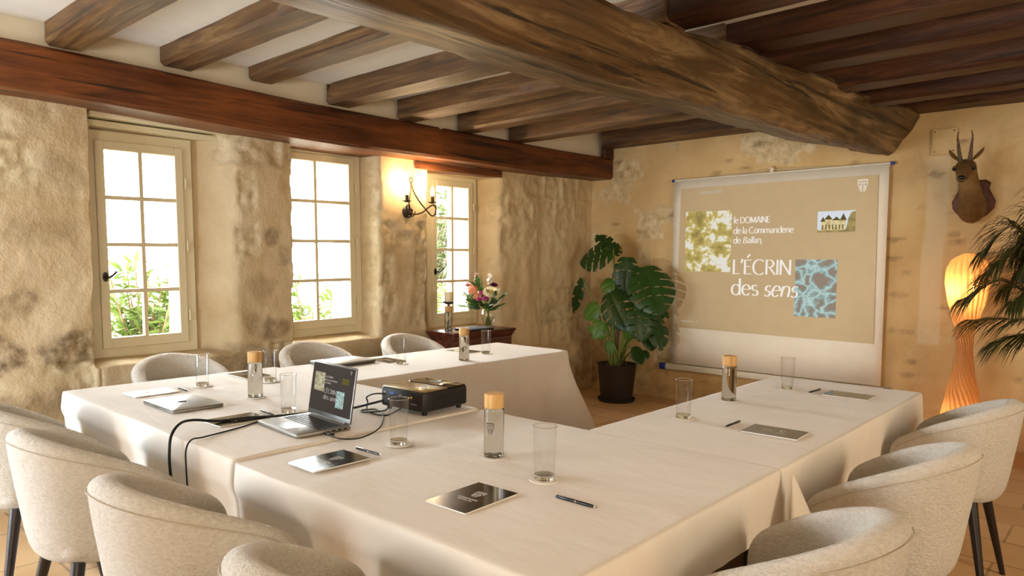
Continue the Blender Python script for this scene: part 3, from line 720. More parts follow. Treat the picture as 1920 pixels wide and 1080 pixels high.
put('g', -1.316, 1.613, 'empty tumbler nearest the camera, beside the bronze brochure', 'the tumbler nearest the camera')
put('g', -1.949, 1.576, 'empty tumbler in front of the projector', 'the tumbler in front of the projector')
put('g', -2.668, 1.571, 'empty tumbler just left of the open laptop', 'the tumbler just left of the open laptop')
put('g', -3.531, 1.602, 'empty tumbler before the chair below the leftmost window', 'the tumbler before the leftmost window')
put('g', -3.421, 1.910, 'empty tumbler standing close behind the bottle on the left table', 'the tumbler close behind the left bottle')
put('g', -3.468, 2.823, 'empty tumbler beside the closed thick laptop on the window wing', 'the tumbler beside the closed thick laptop')
put('g', -3.435, 3.550, 'empty tumbler at the far end of the window wing', 'the tumbler at the far end of the window wing')
put('g', -1.429, 2.661, 'empty tumbler on the right wing, left of its bottle', 'the tumbler left of the right wing bottle')
put('g', -1.380, 3.664, 'empty tumbler on the right wing, right of its bottle, before the screen', 'the tumbler right of the right wing bottle')
put('b', -1.594, 1.688, 'wooden capped water bottle with black crest, nearest the camera', 'the bottle nearest the camera', .35)
put('b', -3.075, 1.641, 'wooden capped water bottle on the left table beside the open laptop', 'the bottle on the left table', 2.6)
put('b', -1.460, 3.153, 'wooden capped water bottle on the right wing', 'the bottle on the right wing', 1.75)
put('b', -3.295, 3.202, 'wooden capped water bottle on the window wing', 'the bottle on the window wing', 2.6)

# ------------------------------------------------------------------ lettering: broad nib strokes
def arc(cx, cy, rx, ry, a0, a1, n=14): return [(cx+rx*math.cos(math.radians(a0+(a1-a0)*i/n)), cy+ry*math.sin(math.radians(a0+(a1-a0)*i/n))) for i in range(n+1)]
XH = .47
GLY = {' ': (.24, []), 'L': (.47, [[(.08, .7), (.08, 0)], [(.05, .015), (.43, .015)]]), "'": (.16, [[(.07, .74), (.08, .66), (.03, .54)]]),
 'E': (.50, [[(.08, .7), (.08, 0)], [(.05, .685), (.45, .685)], [(.06, .37), (.39, .37)], [(.05, .015), (.46, .015)]]),
 'C': (.70, [arc(.39, .35, .34, .36, 48, 312, 24)]), 'R': (.58, [[(.08, .7), (.08, 0)], [(.06, .685), (.2, .69)]+arc(.26, .52, .19, .17, 90, -90)+[(.06, .35)], [(.24, .35), (.54, 0)]]),
 'I': (.17, [[(.085, .7), (.085, 0)]]), 'N': (.68, [[(.09, 0), (.09, .7)], [(.09, .7), (.58, 0)], [(.58, 0), (.58, .7)]]),
 'D': (.68, [[(.08, .7), (.08, 0)], [(.05, .685), (.25, .69)]+arc(.27, .35, .34, .34, 90, -90, 20)+[(.05, .01)]]), 'O': (.80, [arc(.40, .35, .35, .36, 0, 360, 30)]),
 'M': (.82, [[(.10, 0), (.12, .7)], [(.12, .7), (.41, .04)], [(.41, .04), (.70, .7)], [(.70, .7), (.73, 0)]]), 'A': (.64, [[(.32, .72), (.04, 0)], [(.32, .72), (.60, 0)], [(.14, .24), (.50, .24)]]),
 'B': (.56, [[(.08, .7), (.08, 0)], [(.05, .685), (.2, .69)]+arc(.24, .53, .17, .16, 90, -90)+[(.06, .37)], [(.08, .37)]+arc(.27, .19, .22, .18, 90, -90)+[(.05, .01)]]),
 'P': (.54, [[(.08, .7), (.08, 0)], [(.06, .685), (.2, .69)]+arc(.27, .51, .20, .18, 90, -90)+[(.08, .33)]]), 'T': (.54, [[(.27, .69), (.27, 0)], [(.02, .685), (.52, .685)]]),
 'F': (.47, [[(.08, .7), (.08, 0)], [(.05, .685), (.44, .685)], [(.06, .36), (.37, .36)]]), 'U': (.66, [[(.08, .7), (.08, .25)]+arc(.32, .25, .24, .26, 180, 360)+[(.56, .7)]]),
 'Q': (.80, [arc(.40, .35, .35, .36, 0, 360, 30), [(.42, .08), (.72, -.14)]]),
 'd': (.54, [arc(.26, .235, .21, .245, 20, 360, 24), [(.46, .76), (.46, 0)]]), 'e': (.50, [[(.07, .27), (.44, .27)]+arc(.255, .24, .20, .245, 10, 320, 24)]),
 's': (.40, [arc(.2, .355, .135, .12, 40, 250, 12)+arc(.2, .12, .145, .125, 80, -150, 14)]), 'n': (.54, [[(.08, .47), (.08, 0)], [(.08, .30)]+arc(.27, .28, .18, .20, 150, 0, 12)+[(.45, 0)]]),
 'm': (.82, [[(.08, .47), (.08, 0)], [(.08, .30)]+arc(.25, .28, .165, .20, 150, 0, 12)+[(.415, 0)], [(.415, .30)]+arc(.58, .28, .165, .20, 150, 0, 12)+[(.745, 0)]]),
 'l': (.19, [[(.09, .76), (.09, 0)]]), 'i': (.19, [[(.09, .47), (.09, 0)], [(.09, .66), (.092, .60)]]), 'a': (.47, [arc(.22, .34, .15, .14, 150, 0, 10)+[(.38, 0)], arc(.21, .135, .16, .14, 80, 330, 16)]),
 'o': (.54, [arc(.27, .235, .22, .245, 0, 360, 26)]), 'r': (.36, [[(.08, .47), (.08, 0)], [(.08, .28)]+arc(.25, .30, .16, .17, 160, 60, 8)]), ',': (.18, [[(.08, .07), (.09, 0), (.04, -.12)]])}
def text(mb, s, x, y, h, thick=.085, thin=.034, slant=0, track=0, M=None, width=1.0):
    """strokes of the string s, cap height about .7 h, baseline at (x, y)"""
    def stroke(pts, ox):
        P = [Vector((ox+p[0]*width+slant*p[1], p[1])) for p in pts]; vs = []
        for i, p in enumerate(P):
            d = P[min(i+1, len(P)-1)]-P[max(i-1, 0)]
            if d.length < 1e-9: d = Vector((0, 1))
            d.normalize(); wv = thin+(thick-thin)*abs(d.y)**1.4; n = Vector((-d.y, d.x))*wv/2
            for q in (p+n, p-n): vs.append((x+q.x*h, y+q.y*h, 0))
        mb.add(vs, [(2*i, 2*i+1, 2*i+3, 2*i+2) for i in range(len(P)-1)], M)
    ox = 0
    for ch in s:
        acc = ch == 'É'; g = GLY['E' if acc else ch]
        for st in g[1]: stroke(st, ox)
        if acc: stroke([(.20, .80), (.36, .96)], ox)
        ox += g[0]*width+track
    return ox*h

# ------------------------------------------------------------------ brochures and pens
def brochure_proto():
    g = thing('brochure', 'x', 'brochure', (0, 0, 0), 0, 'glossy brochures on the tables')
    b = MB(); b.box(-.073, .073, -.104, .104, 0, .0042); b.build('pages', 'brochure_pages', g)
    b = MB(); b.rbox(-.0745, .0745, -.1055, .1055, .0043, .0050, .0015, 1); b.build('cover', 'brochure_cover', g)
    b = MB(); M = Matrix.Translation((0, .022, .00525)); shield(b, .036, M)
    for st, y in (('COMMANDERIE', -.022), ('DE BALLAN', -.034)):
        wd = text(MB(), st, 0, 0, .0105, .13, .09); text(b, st, -wd/2, y, .0105, .13, .09, M=Matrix.Translation((0, 0, .00525)))
    b.build('printed_crest', 'print_white', g); return g
BR = brochure_proto(); first['r'] = 1; first['p'] = 1
def brochure(x, y, rz, label):
    z = zat(x, y)
    if first['r']: BR.location = (x, y, z); BR.rotation_euler = (0, 0, rz); BR['label'] = label; first['r'] = 0
    else: dup(BR, (x, y, z), rz, label)
brochure(-1.353, 1.349, .03, 'dark bronze brochure with white crest, nearest the camera')
brochure(-1.94, 1.285, .0, 'brochure mirroring white light, in front of the open laptop')
brochure(-2.690, 1.353, .02, 'dark brochure under the thick cable, left of the open laptop')
brochure(-3.523, 1.353, .03, 'pale mirroring brochure at the left end of the tables')
brochure(-3.690, 1.930, -PI/2, 'dark brochure behind the bottle on the left table')
brochure(-3.645, 2.850, -PI/2, 'brochure between thick closed laptop and tumbler on the window wing')
brochure(-3.640, 3.530, -PI/2, 'brochure behind the bottle on the window wing')
brochure(-1.051, 2.680, PI/2+.04, 'grey brochure on the right wing, nearer to the camera')
brochure(-1.085, 3.688, PI/2, 'bluish brochure on the right wing, nearer to the screen')
def pen_proto():
    g = thing('ballpoint_pen', 'x', 'pen', (0, 0, 0), 0, 'black ballpoint pens')
    Q = Matrix.Translation((-.068, 0, .0048)) @ Matrix.Rotation(PI/2, 4, 'Y')
    b = MB(); b.lathe([(.001, 0), (.0032, .001), (.0044, .004), (.0046, .06), (.0046, .108), (.0036, .122), (.001, .1225)], 14, M=Q, caps=False); b.build('barrel', 'pen_black', g, True, 40)
    b = MB(); b.lathe([(.0030, .1226), (.0022, .131), (.0007, .137), (.0004, .138)], 10, M=Q); b.build('tip', 'chrome', g, True)
    b = MB(); b.rbox(-.066, -.026, -.0011, .0011, .0098, .0108, .0008, 1); b.build('clip', 'chrome', g)
    b = MB(); b.lathe([(.0048, .066), (.0049, .0675), (.0048, .069)], 14, M=Q); b.build('ring', 'chrome', g)
    return g
PE = pen_proto()
for x, y, rz, lb in [(-1.123, 1.512, .02, 'black pen nearest the camera, right of the bronze brochure'), (-1.932, 1.434, .04, 'black pen beside the brochure that mirrors white light'), (-2.706, 1.499, -.07, 'black pen behind the brochure under the thick cable'),
                     (-3.490, 1.489, -.05, 'black pen beside the brochure at the left end of the tables'), (-1.224, 2.686, -PI/2, 'black pen on the right wing beside the grey brochure'), (-1.248, 3.680, -PI/2-.1, 'black pen on the right wing beside the bluish brochure')]:
    if first['p']: PE.location = (x, y, zat(x, y)); PE.rotation_euler = (0, 0, rz); PE['label'] = lb; first['p'] = 0
    else: dup(PE, (x, y, zat(x, y)), rz, lb)

# ------------------------------------------------------------------ laptops
t = thing('closed_laptop', 'thin silver closed laptop with dark fruit logo on the left table', 'laptop', (-3.135, 1.335, T1Z+.0015), math.radians(0))
b = MB(); b.rbox(-.156, .156, -.1105, .1105, .001, .0095, .012, 4, rz=.002); b.build('base', 'aluminium', t, True, 40)
b = MB(); b.rbox(-.156, .156, -.1105, .1105, .0102, .0148, .012, 4, rz=.002); lid = b.build('lid', 'aluminium', t, True, 40)
b = MB()
ap = [(.0, .012)]+[(.016*math.cos(a)*(1+.12*math.cos(2*a)), .017*math.sin(a)-.003) for a in [math.radians(70-20*k) for k in range(1, 4)]]+[(.010, .001), (.010, -.006)]+[(.016*math.cos(a), .017*math.sin(a)-.003) for a in [math.radians(-30-20*k) for k in range(0, 7)]]+[(-.0165, -.006), (-.0165, .004), (-.012, .012), (-.006, .0135)]
b.add([(x*1.15, y*1.15, .0155) for x, y in ap], [tuple(range(len(ap)))]); b.add([(.001, .0175, .0155), (.006, .0185, .0155), (.008, .025, .0155), (.003, .024, .0155)], [(0, 1, 2, 3)])
plain('matte_black', '0f0e0d', .9, spec=.05); b.build('logo', 'matte_black', lid)
b = MB(); b.box(-.02, .02, -.1112, -.1104, .006, .0115); b.build('notch', 'aluminium_dark', t)
t = thing('closed_laptop', 'thick silver closed laptop with ports on the window wing', 'laptop', (-3.725, 2.575, TZ+.002), PI/2+.04)
b = MB(); b.rbox(-.165, .165, -.115, .115, .003, .0145, .012, 3, rz=.003); bs = b.build('base', 'aluminium_dark', t, True, 40)
b = MB(); b.rbox(-.168, .168, -.118, .118, .0155, .0235, .012, 3, rz=.002); b.build('lid', 'aluminium', t, True, 40)
b = MB(); b.tube([(-.14, -.112, .012), (.14, -.112, .012)], .0055, 10); b.build('hinge', 'aluminium_dark', t, True, 40)
for k in range(4): q = MB(); yy = -.09+.024*k; q.box(-.1662, -.1648, yy, yy+.013, .006, .0125); q.build('port', 'rubber_black', bs)
for sx in (-.13, .13):
    for sy in (-.09, .09): q = MB(); q.lathe([(.009, 0), (.008, .0032)], 12, (sx, sy, 0)); q.build('rubber_foot', 'rubber_black', t)

def slide_mesh(parent, W, H, zf, mats, prefix, org=(0, 0)):
    """the slide drawn in its own plane: u right, v up, origin lower left; zf lifts layers"""
    def quad(name, mat, x0, y0, x1, y1, z=zf): q = MB(); q.add([(x0*W, y0*H, z), (x1*W, y0*H, z), (x1*W, y1*H, z), (x0*W, y1*H, z)], [(0, 1, 2, 3)]); return q.build(name, mat, parent)
    quad('tree_picture', mats[0], .046, .408, .306, .832); quad('water_picture', mats[1], .638, .130, .832, .497)
    if prefix:
        q = MB(); q.add([(.735*W, .668*H, zf), (.905*W, .668*H, zf), (.905*W, .80*H, zf), (.735*W, .80*H, zf)], [(0, 1, 2, 3)]); q.build('house_picture', 'castle_sky', parent)
        q = MB(); z2 = zf+.0006
        q.add([(x*W, y*H, z2) for x, y in [(.752, .677), (.752, .735), (.768, .735), (.768, .748), (.80, .748), (.80, .742), (.838, .742), (.838, .742), (.862, .742), (.862, .677)]], [tuple(range(10))]); q.build('house_walls', 'castle_stone', parent)
        q = MB()
        for tri in [[(.748, .735), (.760, .765), (.772, .735)], [(.765, .748), (.785, .778), (.803, .748)], [(.80, .742), (.82, .765), (.84, .742)], [(.836, .742), (.851, .785), (.866, .742)]]: q.add([(x*W, y*H, z2+.0004) for x, y in tri], [(0, 1, 2)])
        for k in range(7): x = .757+.015*k; q.add([(x*W, .685*H, z2+.0004), ((x+.005)*W, .685*H, z2+.0004), ((x+.005)*W, .715*H, z2+.0004), (x*W, .715*H, z2+.0004)], [(0, 1, 2, 3)])
        q.build('house_roofs', 'castle_roof', parent)
        q = MB(); q.add([(x*W, y*H, z2+.0002) for x, y in [(.735, .668), (.905, .668), (.905, .795), (.885, .79), (.872, .75), (.866, .70), (.86, .682), (.75, .68), (.735, .685)]], [tuple(range(9))]); q.build('trees', 'castle_tree', parent)
    else: quad('house_picture', 'laptop_castle', .735, .668, .905, .80)
    q = MB(); h = .081*H; T = Matrix.Translation((0, 0, zf+.0003 if prefix else zf))
    f1 = .112*H/.7*.62
    def fit(s, u0, u1, v, cap, **kw):
        h_ = cap/.7; wd = text(MB(), s, 0, 0, h_, **kw); text(q, s, u0*W, v*H, h_, width=kw.get('width', 1)*(u1-u0)*W/wd, M=T, **{k: v_ for k, v_ in kw.items() if k != 'width'})
    kw = dict(thick=.105, thin=.05); fit('le DOMAINE', .318, .508, .742, .041*H, **kw); fit('de la Commanderie', .318, .624, .672, .041*H, **kw); fit('de', .318, .358, .606, .041*H, **kw); fit('Ballan,', .368, .470, .606, .041*H, slant=.2, **kw)
    q.build('heading_text', mats[2], parent); q = MB()
    fit("L'ÉCRIN", .317, .622, .396, .098*H, thick=.098, thin=.032); fit('des', .312, .46, .254, .102*H, thick=.098, thin=.032); fit('sens', .482, .652, .252, .102*H, thick=.098, thin=.032, slant=.2)
    q.build('title_text', mats[2], parent)
    q = MB(); T2 = Matrix.Translation((.929*W, .945*H, zf)); shield(q, .062*H, T2); q.build('crest', mats[2], parent)
    if prefix:
        q = MB(); h_ = .016*H/.7; text(q, 'PLATEFORME DE MARQUE', .125*W, .957*H, h_, .12, .10, M=T, width=.62*1.0); q.add([(.02*W, .965*H, zf), (.10*W, .965*H, zf), (.10*W, .9665*H, zf), (.02*W, .9665*H, zf)], [(0, 1, 2, 3)]); q.build('header', mats[3], parent)
        q = MB(); q.add([(.03*W, .045*H, zf), (.105*W, .045*H, zf), (.105*W, .050*H, zf), (.03*W, .050*H, zf)], [(0, 1, 2, 3)]); shield(q, .014*H, Matrix.Translation((.126*W, .048*H, zf))); q.build('footer', mats[3], parent)
    for o in parent.children:
        if o.name.split('.')[0] in ('tree_picture', 'water_picture', 'house_picture', 'house_walls', 'house_roofs', 'trees', 'heading_text', 'title_text', 'crest', 'header', 'footer'): o.location = (org[0], org[1], 0)
t = thing('open_laptop', 'open grey laptop showing the dark slide, beside the projector', 'laptop', (-2.400, 1.475, T1Z+.0015), math.radians(-4))
b = MB(); b.rbox(-.1625, .1625, -.112, .112, .001, .0145, .012, 4, rz=.004); base = b.build('base', 'aluminium', t, True, 40)
b = MB()
for r in range(6):
    for c in range(14):
        x0 = -.142+c*.0203; y0 = -.012+r*.0172
        if r == 0 and 4 <= c <= 8:
            if c == 4: b.rbox(x0, x0+.0203*5-.003, y0, y0+.0145, .0146, .0156, .002, 1)
            continue
        b.rbox(x0, x0+.0175, y0, y0+(.0145 if r < 5 else .009), .0146, .0156, .002, 1)
kb = b.build('keyboard', 'key_black', t)
b = MB(); b.rbox(-.052, .052, -.098, -.030, .0146, .0149, .004, 2); b.build('touchpad', 'aluminium_dark', t)
for k, yy in enumerate((.03, .055, .078)): q = MB(); q.box(.1622, .1632, yy, yy+.014, .005, .011); q.build('port', 'rubber_black', base)
b = MB(); b.rbox(-.1625, .1625, 0, .215, -.0035, .0035, .008, 3, rz=.002); lid = b.build('lid', 'aluminium_dark', t, True, 40); lid.location = (0, .108, .0165); lid.rotation_euler = (math.radians(81), 0, 0)
b = MB(); b.rbox(-.1575, .1575, .020, .208, .0036, .0040, .003, 2); b.build('display', 'laptop_display', lid)
q = MB(); q.ball((0, .2115, .0036), .0015, n=8); q.build('camera_lens', 'rubber_black', lid)
slide_mesh(lid, .300, .176, .0042, ('laptop_trees', 'laptop_water', 'laptop_text'), False, (-.15, .026))
b = MB(); b.tube([(-.13, .108, .0165), (.13, .108, .0165)], .006, 10); b.build('hinge', 'aluminium_dark', t, True, 40)

# ------------------------------------------------------------------ projector
t = thing('projector', 'black projector with bronze top on the left table', 'projector', (-2.335, 2.03, T1Z+.0015), math.radians(4))
hx, hy, h0, h1 = .135, .135, .018, .098
b = MB(); b.rbox(-hx, hx, -hy, hy, h0, h1, .022, 5, rz=.006); body = b.build('housing', 'projector_black', t, True, 40)
b = MB(); b.rbox(-hx+.006, hx-.006, -hy+.006, .02, h1+.0002, h1+.003, .018, 4); b.build('top_plate', 'projector_top', t, True, 40)
b = MB(); b.rbox(-hx+.004, hx-.004, .022, hy-.004, h1+.0002, h1+.006, .02, 4, rz=.003); b.build('gloss_hood', 'projector_gloss', t, True, 40)
b = MB(); b.rbox(-.045, .035, .055, .085, h1+.0062, h1+.0075, .006, 3); b.build('focus_recess', 'rubber_black', t)
b = MB(); b.lathe([(.030, 0), (.033, .004), (.031, .012), (.022, .012), (.020, .002), (.001, .001)], 24, M=Matrix.Translation((-.06, hy-.002, .062)) @ Matrix.Rotation(-PI/2, 4, 'X'), caps=False); b.build('lens', 'projector_gloss', t, True, 40)
b = MB()
for k in range(9): z = .028+.0068*k; b.box(hx-.001, hx+.003, -.085, .12, z, z+.0036)
b.build('side_vent', 'projector_black', t)
b = MB()
for k in range(7): b.lathe([(.003, 0), (.002, .0012)], 8, (.045+.012*math.cos(k*PI/3.5), -.06+.012*math.sin(k*PI/3.5), h1+.0031))
b.lathe([(.005, 0), (.004, .0014)], 10, (.045, -.06, h1+.0031)); b.tube([(.045+.030*math.cos(a*PI/16), -.06+.022*math.sin(a*PI/16), h1+.0033) for a in range(33)], .0010, 6); b.build('control_pad', 'chrome', t)
yr = -hy-.001
for nm, mt, x, z, w_, h_ in [('vga_port', 'port_blue', -.055, .078, .026, .009), ('video_port', 'port_grey', -.005, .074, .02, .008), ('usb_port', 'port_grey', .02, .070, .014, .006), ('label_plate', 'port_grey', .075, .045, .03, .005), ('hdmi_port', 'port_grey', -.10, .078, .016, .006), ('power_socket', 'rubber_black', -.095, .045, .03, .022)]:
    q = MB(); q.box(x-w_/2, x+w_/2, yr-.002, yr+.002, z-h_/2, z+h_/2); q.build(nm, mt, body)
q = MB(); q.lathe([(.005, 0), (.005, .004), (.002, .004)], 12, M=Matrix.Translation((.06, yr+.001, .072)) @ Matrix.Rotation(PI/2, 4, 'X')); q.build('audio_port', 'port_yellow', body)
l = bpy.data.lights.new('projector_beam', 'SPOT'); l.energy = 215; l.color = (1, .95, .86); l.spot_size = math.radians(38); l.spot_blend = .7; l.shadow_soft_size = .012
lo = bpy.data.objects.new('projector_beam', l); COL.objects.link(lo); lo.parent = t; lo.location = (-.06, hy+.03, .062); lo.rotation_euler = (Vector((-2.62, 6.42, 1.42))-Vector((-2.405, 2.19, .82))).to_track_quat('-Z', 'Y').to_euler(); lo.rotation_euler.z -= math.radians(4)
for sx in (-1, 1):
    for sy in (-1, 1): q = MB(); q.lathe([(.011, 0), (.012, .019)], 12, (sx*.105, sy*.105, 0)); q.build('foot', 'rubber_black', t)
# ------------------------------------------------------------------ cables
zc = T1Z+.006
def cable(pts, r, name, mat, label):
    b = MB(); b.tube(smoothpath(pts, 8), r, 10); return tag(b.build(name, mat, smooth=True), label, 'cable')
cable([(-2.435, 1.888, zc+.035), (-2.47, 1.85, zc+.022), (-2.53, 1.80, zc+.002), (-2.57, 1.72, zc), (-2.585, 1.62, zc), (-2.60, 1.50, zc+.004), (-2.655, 1.38, zc+.006), (-2.68, 1.27, zc+.007), (-2.66, 1.17, zc+.03), (-2.615, 1.10, zc+.035), (-2.575, 1.052, zc+.005), (-2.555, 1.036, zc-.05), (-2.548, 1.034, zc-.10), (-2.545, 1.036, zc-.14)], .0052, 'power_cable', 'rubber_black', 'thick black cable from the projector over the brochure and off the table edge')
cable([(-2.235, 1.46, zc+.004), (-2.14, 1.455, zc-.001), (-2.10, 1.51, zc-.004), (-2.13, 1.60, zc-.004), (-2.20, 1.69, zc-.003), (-2.33, 1.80, zc-.003), (-2.44, 1.85, zc), (-2.475, 1.80, zc-.002), (-2.43, 1.79, zc-.001), (-2.36, 1.83, zc+.01), (-2.385, 1.880, zc+.018)], .0030, 'video_cable', 'rubber_black', 'thin black cable looping from the open laptop to the projector')
cable([(-2.425, 1.885, zc+.066), (-2.46, 1.855, zc+.064), (-2.505, 1.85, zc+.045), (-2.52, 1.865, zc+.02), (-2.49, 1.84, zc-.002), (-2.40, 1.80, zc-.002), (-2.31, 1.81, zc+.002), (-2.29, 1.88, zc+.03)], .0034, 'projector_cable', 'rubber_black', 'black cable loop at the back of the projector')
cable([(-2.568, 1.48, zc+.003), (-2.584, 1.475, zc), (-2.588, 1.44, zc-.002), (-2.580, 1.37, zc-.002), (-2.555, 1.30, zc-.003), (-2.53, 1.22, zc-.003), (-2.50, 1.13, zc-.001), (-2.465, 1.075, zc+.006), (-2.44, 1.045, zc-.02), (-2.425, 1.038, zc-.08), (-2.418, 1.038, zc-.15)], .0030, 'charger_cable', 'rubber_black', 'thin black cable from the open laptop hanging off the table edge')
t = thing('cable_adapter', 'small black plug adapter at the right edge of the open laptop', 'adapter', (-2.218, 1.468, T1Z+.0015), -.1)
b = MB(); b.rbox(-.016, .022, -.012, .012, .001, .011, .004, 2); b.build('plug', 'rubber_black', t); b = MB(); b.box(.012, .020, -.0125, .0125, .0005, .0115); b.build('band', 'port_grey', t)

# ================================================================== projection screen on the back wall
SY = 6.415
t = thing('projection_screen', 'large white hanging projection screen showing a beige slide', 'screen', (-2.624, SY, .385))
W, H = 1.958, 1.822; hw = W/2
b = MB(); n = 24
rows = []
for j in range(9):
    v = j/8; rows.append([(-hw+W*i/n, .010*math.sin(PI*v)*math.sin(PI*i/n)+.004*math.sin(i*.9)*(1-v)*.5, H*v+.010*(i/n)*v) for i in range(n+1)])
b.loft(rows, closed=False, caps=False); sh = b.build('fabric', 'screen_fabric', t, True); md = sh.modifiers.new('t', 'SOLIDIFY'); md.thickness = .002
b = MB(); b.tube([(-hw-.015, .012, H+.004), (hw+.005, .012, H+.014)], .010, 12); tr = b.build('top_rod', 'screen_bar', t, True, 40)
for sx, dz in ((-hw-.03, .004), (hw+.005, .014)): q = MB(); q.tube([(sx, .012, H+dz), (sx+.03, .012, H+dz)], .0135, 12); q.build('end_cap', 'blue_plastic', tr, True, 40)
b = MB(); b.rbox(-hw-.055, hw+.02, -.016, .026, -.068, -.008, .010, 3); br = b.build('bottom_bar', 'screen_bar', t, True, 40)
for xx in (-hw-.088, hw+.050): q = MB(); q.rbox(xx-.032, xx+.032, -.019, .029, -.074, -.010, .010, 3); q.build('end_cap', 'blue_plastic', br, True, 40)
# the projected picture lies as a thin layer on the fabric
PX0, PZ0, PW, PH = -3.545+2.624, .752-.385, 1.835, 1.372
sl = bpy.data.objects.new('projected_slide', None)
b = MB(); b.add([(0, 0, 0), (PW, 0, -.012), (PW-.02, PH+.012, 0), (.03, PH, 0)], [(0, 1, 2, 3)]); b.v = [(0, 0, 0), (PW, -.018, 0), (PW-.012, PH+.008, 0), (.025, PH, 0)]
sl = b.build('projected_slide', 'slide_ground', t); sl.location = (PX0, -.013, PZ0); sl.rotation_euler = (PI/2, 0, 0)
slide_mesh(sl, PW, PH, .0008, ('slide_trees', 'slide_water', 'slide_white', 'slide_dim'), True)
b = MB(); b.tube(smoothpath([(-3.15, SY+.012, 2.222), (-2.9, SY+.02, 2.233), (-2.640, SY+.03, 2.250), (-2.60, SY+.03, 2.250), (-2.35, SY+.02, 2.240), (-2.055, SY+.012, 2.226)], 6), .0028, 6)
tag(b.build('hanging_cord', 'cord_cream', smooth=True), 'cream cord above the projection screen, looped over a wall hook', 'cord')
t = thing('wall_hook', 'small wooden wall hook above the projection screen', 'hook', (-2.622, 6.445, 2.25))
b = MB(); b.rbox(-.014, .014, -.03, .03, -.03, .012, .004, 2); b.build('peg', 'cord_cream', t); b = MB(); b.tube(smoothpath([(-.02, -.02, -.008), (-.024, -.034, .006), (0, -.036, .012), (.02, -.034, .004), (.022, -.03, -.010)], 4), .004, 8); b.build('hook', 'cord_cream', t, True)

# ================================================================== deer head
t = thing('mounted_deer_head', 'mounted roe deer head with short antlers on a wooden shield', 'deer head', (0, 0, 0))
out = [(0, .152), (.035, .138), (.075, .14), (.108, .115), (.098, .075), (.118, .03), (.142, -.02), (.135, -.075), (.095, -.125), (.045, -.155), (0, -.19)]
out = out+[(-x, z) for x, z in out[-2:0:-1]]
b = MB(); cx, cz = -1.055, 1.905
b.loft([[(cx+x*s, y, cz+z*s) for x, z in out] for y, s in ((6.452, 1.0), (6.435, 1.0), (6.428, .96), (6.424, .90), (6.42, .885))]); b.build('shield', 'shield_wood', t)
RP = [((1822, 392), 6.428, .100, .125), ((1822, 388), 6.36, .098, .122), ((1821, 378), 6.31, .088, .106), ((1819, 362), 6.275, .076, .088), ((1817, 345), 6.25, .066, .074), ((1815, 330), 6.235, .061, .066), ((1813, 316), 6.20, .064, .060),
      ((1811, 311), 6.155, .068, .060), ((1809, 316), 6.10, .066, .058), ((1807, 322), 6.05, .053, .050), ((1805, 328), 6.00, .041, .041), ((1804, 332), 5.965, .035, .035), ((1803, 335), 5.935, .030, .029), ((1803, 336), 5.915, .016, .017)]
RC = [at(*p, y) for p, y, a, c in RP]; RINGS = []
for k, (p, y, a, c) in enumerate(RP):
    RINGS.append((RC[k], (a, c), RC[min(k+1, len(RC)-1)]-RC[max(0, k-1)]))
b = MB(); rr = []
for c, (rx, rz), d in RINGS:
    d = Vector(d).normalized(); sx = d.cross(Vector((0, 0, 1))).normalized(); uz = sx.cross(d).normalized()
    rr.append([tuple(Vector(c)+sx*rx*math.cos(2*PI*k/20)+uz*rz*math.sin(2*PI*k/20)*(1 if math.sin(2*PI*k/20) > 0 else 1.05)) for k in range(20)])
b.loft(rr); o = b.build('head_and_neck', 'deer_fur', t, True); o.modifiers.new('s', 'SUBSURF').render_levels = 2
hd = (RC[12]-RC[7]).normalized(); sx = hd.cross(Vector((0, 0, 1))).normalized(); uz = sx.cross(hd).normalized(); HC = RC[8]
def hp(a, f, u): return tuple(HC+sx*a+hd*f+uz*u)
for s in (-1, 1):
    b = MB(); b.ball(hp(s*.060, .045, .018), .0155, n=12); b.build('eye', 'deer_black', o, True)
    b = MB(); b.tube([hp(s*.048, .060, .034), hp(s*.060, .048, .036), hp(s*.066, .03, .030)], [.004, .007, .004], 8); b.build('brow', 'deer_fur', o, True)
    base = Vector(hp(s*.052, -.05, .045)); tip = base+sx*s*.055+Vector((0, .015, .088)); b = MB(); rings = []
    for k in range(9):
        f = k/8; c = base.lerp(tip, f); wd = .034*math.sin(PI*min(1, .18+.82*f))**.7*(1-f*.25) if f < 1 else .002
        ax = Vector((.9, .15, -.45*s)).normalized(); nn = Vector((.17, -1, .1)).normalized()
        rings.append([tuple(c+ax*wd*math.cos(2*PI*q/12)+nn*(.35*wd*math.sin(2*PI*q/12)-(.018*(math.cos(2*PI*q/12)**2)*math.sin(PI*f)))) for q in range(12)])
    b.loft(rings); ear = b.build('ear', 'deer_fur', t, True); ear.modifiers.new('s', 'SUBSURF').render_levels = 1
    b = MB(); pts = smoothpath([hp(s*.028, -.02, .052), hp(s*.034, -.02, .10), tuple(Vector(hp(s*.040, -.02, .15))+Vector((0, .0, .02))), tuple(Vector(hp(s*.046, -.02, .19))+Vector((0, .0, .035))), tuple(Vector(hp(s*.040, -.02, .225))+Vector((0, 0, .05)))], 5)
    nP = len(pts); b.tube(pts, [.0165*(1-.85*(k/(nP-1)))*(1+.12*math.sin(k*2.4)) for k in range(nP)], 10)
    b.tube([pts[9], pts[9]+Vector(hd)*.035+Vector((0, 0, .03))], [.007, .002], 8); b.lathe([(.017, 0), (.023, .006), (.017, .012)], 12, tuple(pts[0]+Vector((0, 0, -.004))))
    b.build('antler', 'antler', t, True)
b = MB(); b.ball(tuple(RC[13]+Vector((0, .006, .012))), .026, 1.05, .75, .62, 14); b.build('nose', 'deer_black', o, True)
b = MB(); b.ball(tuple(RC[11]+Vector((0, 0, -.026))), .031, .98, 1.25, .42, 14); b.build('chin', 'deer_pale', o, True)
b = MB()
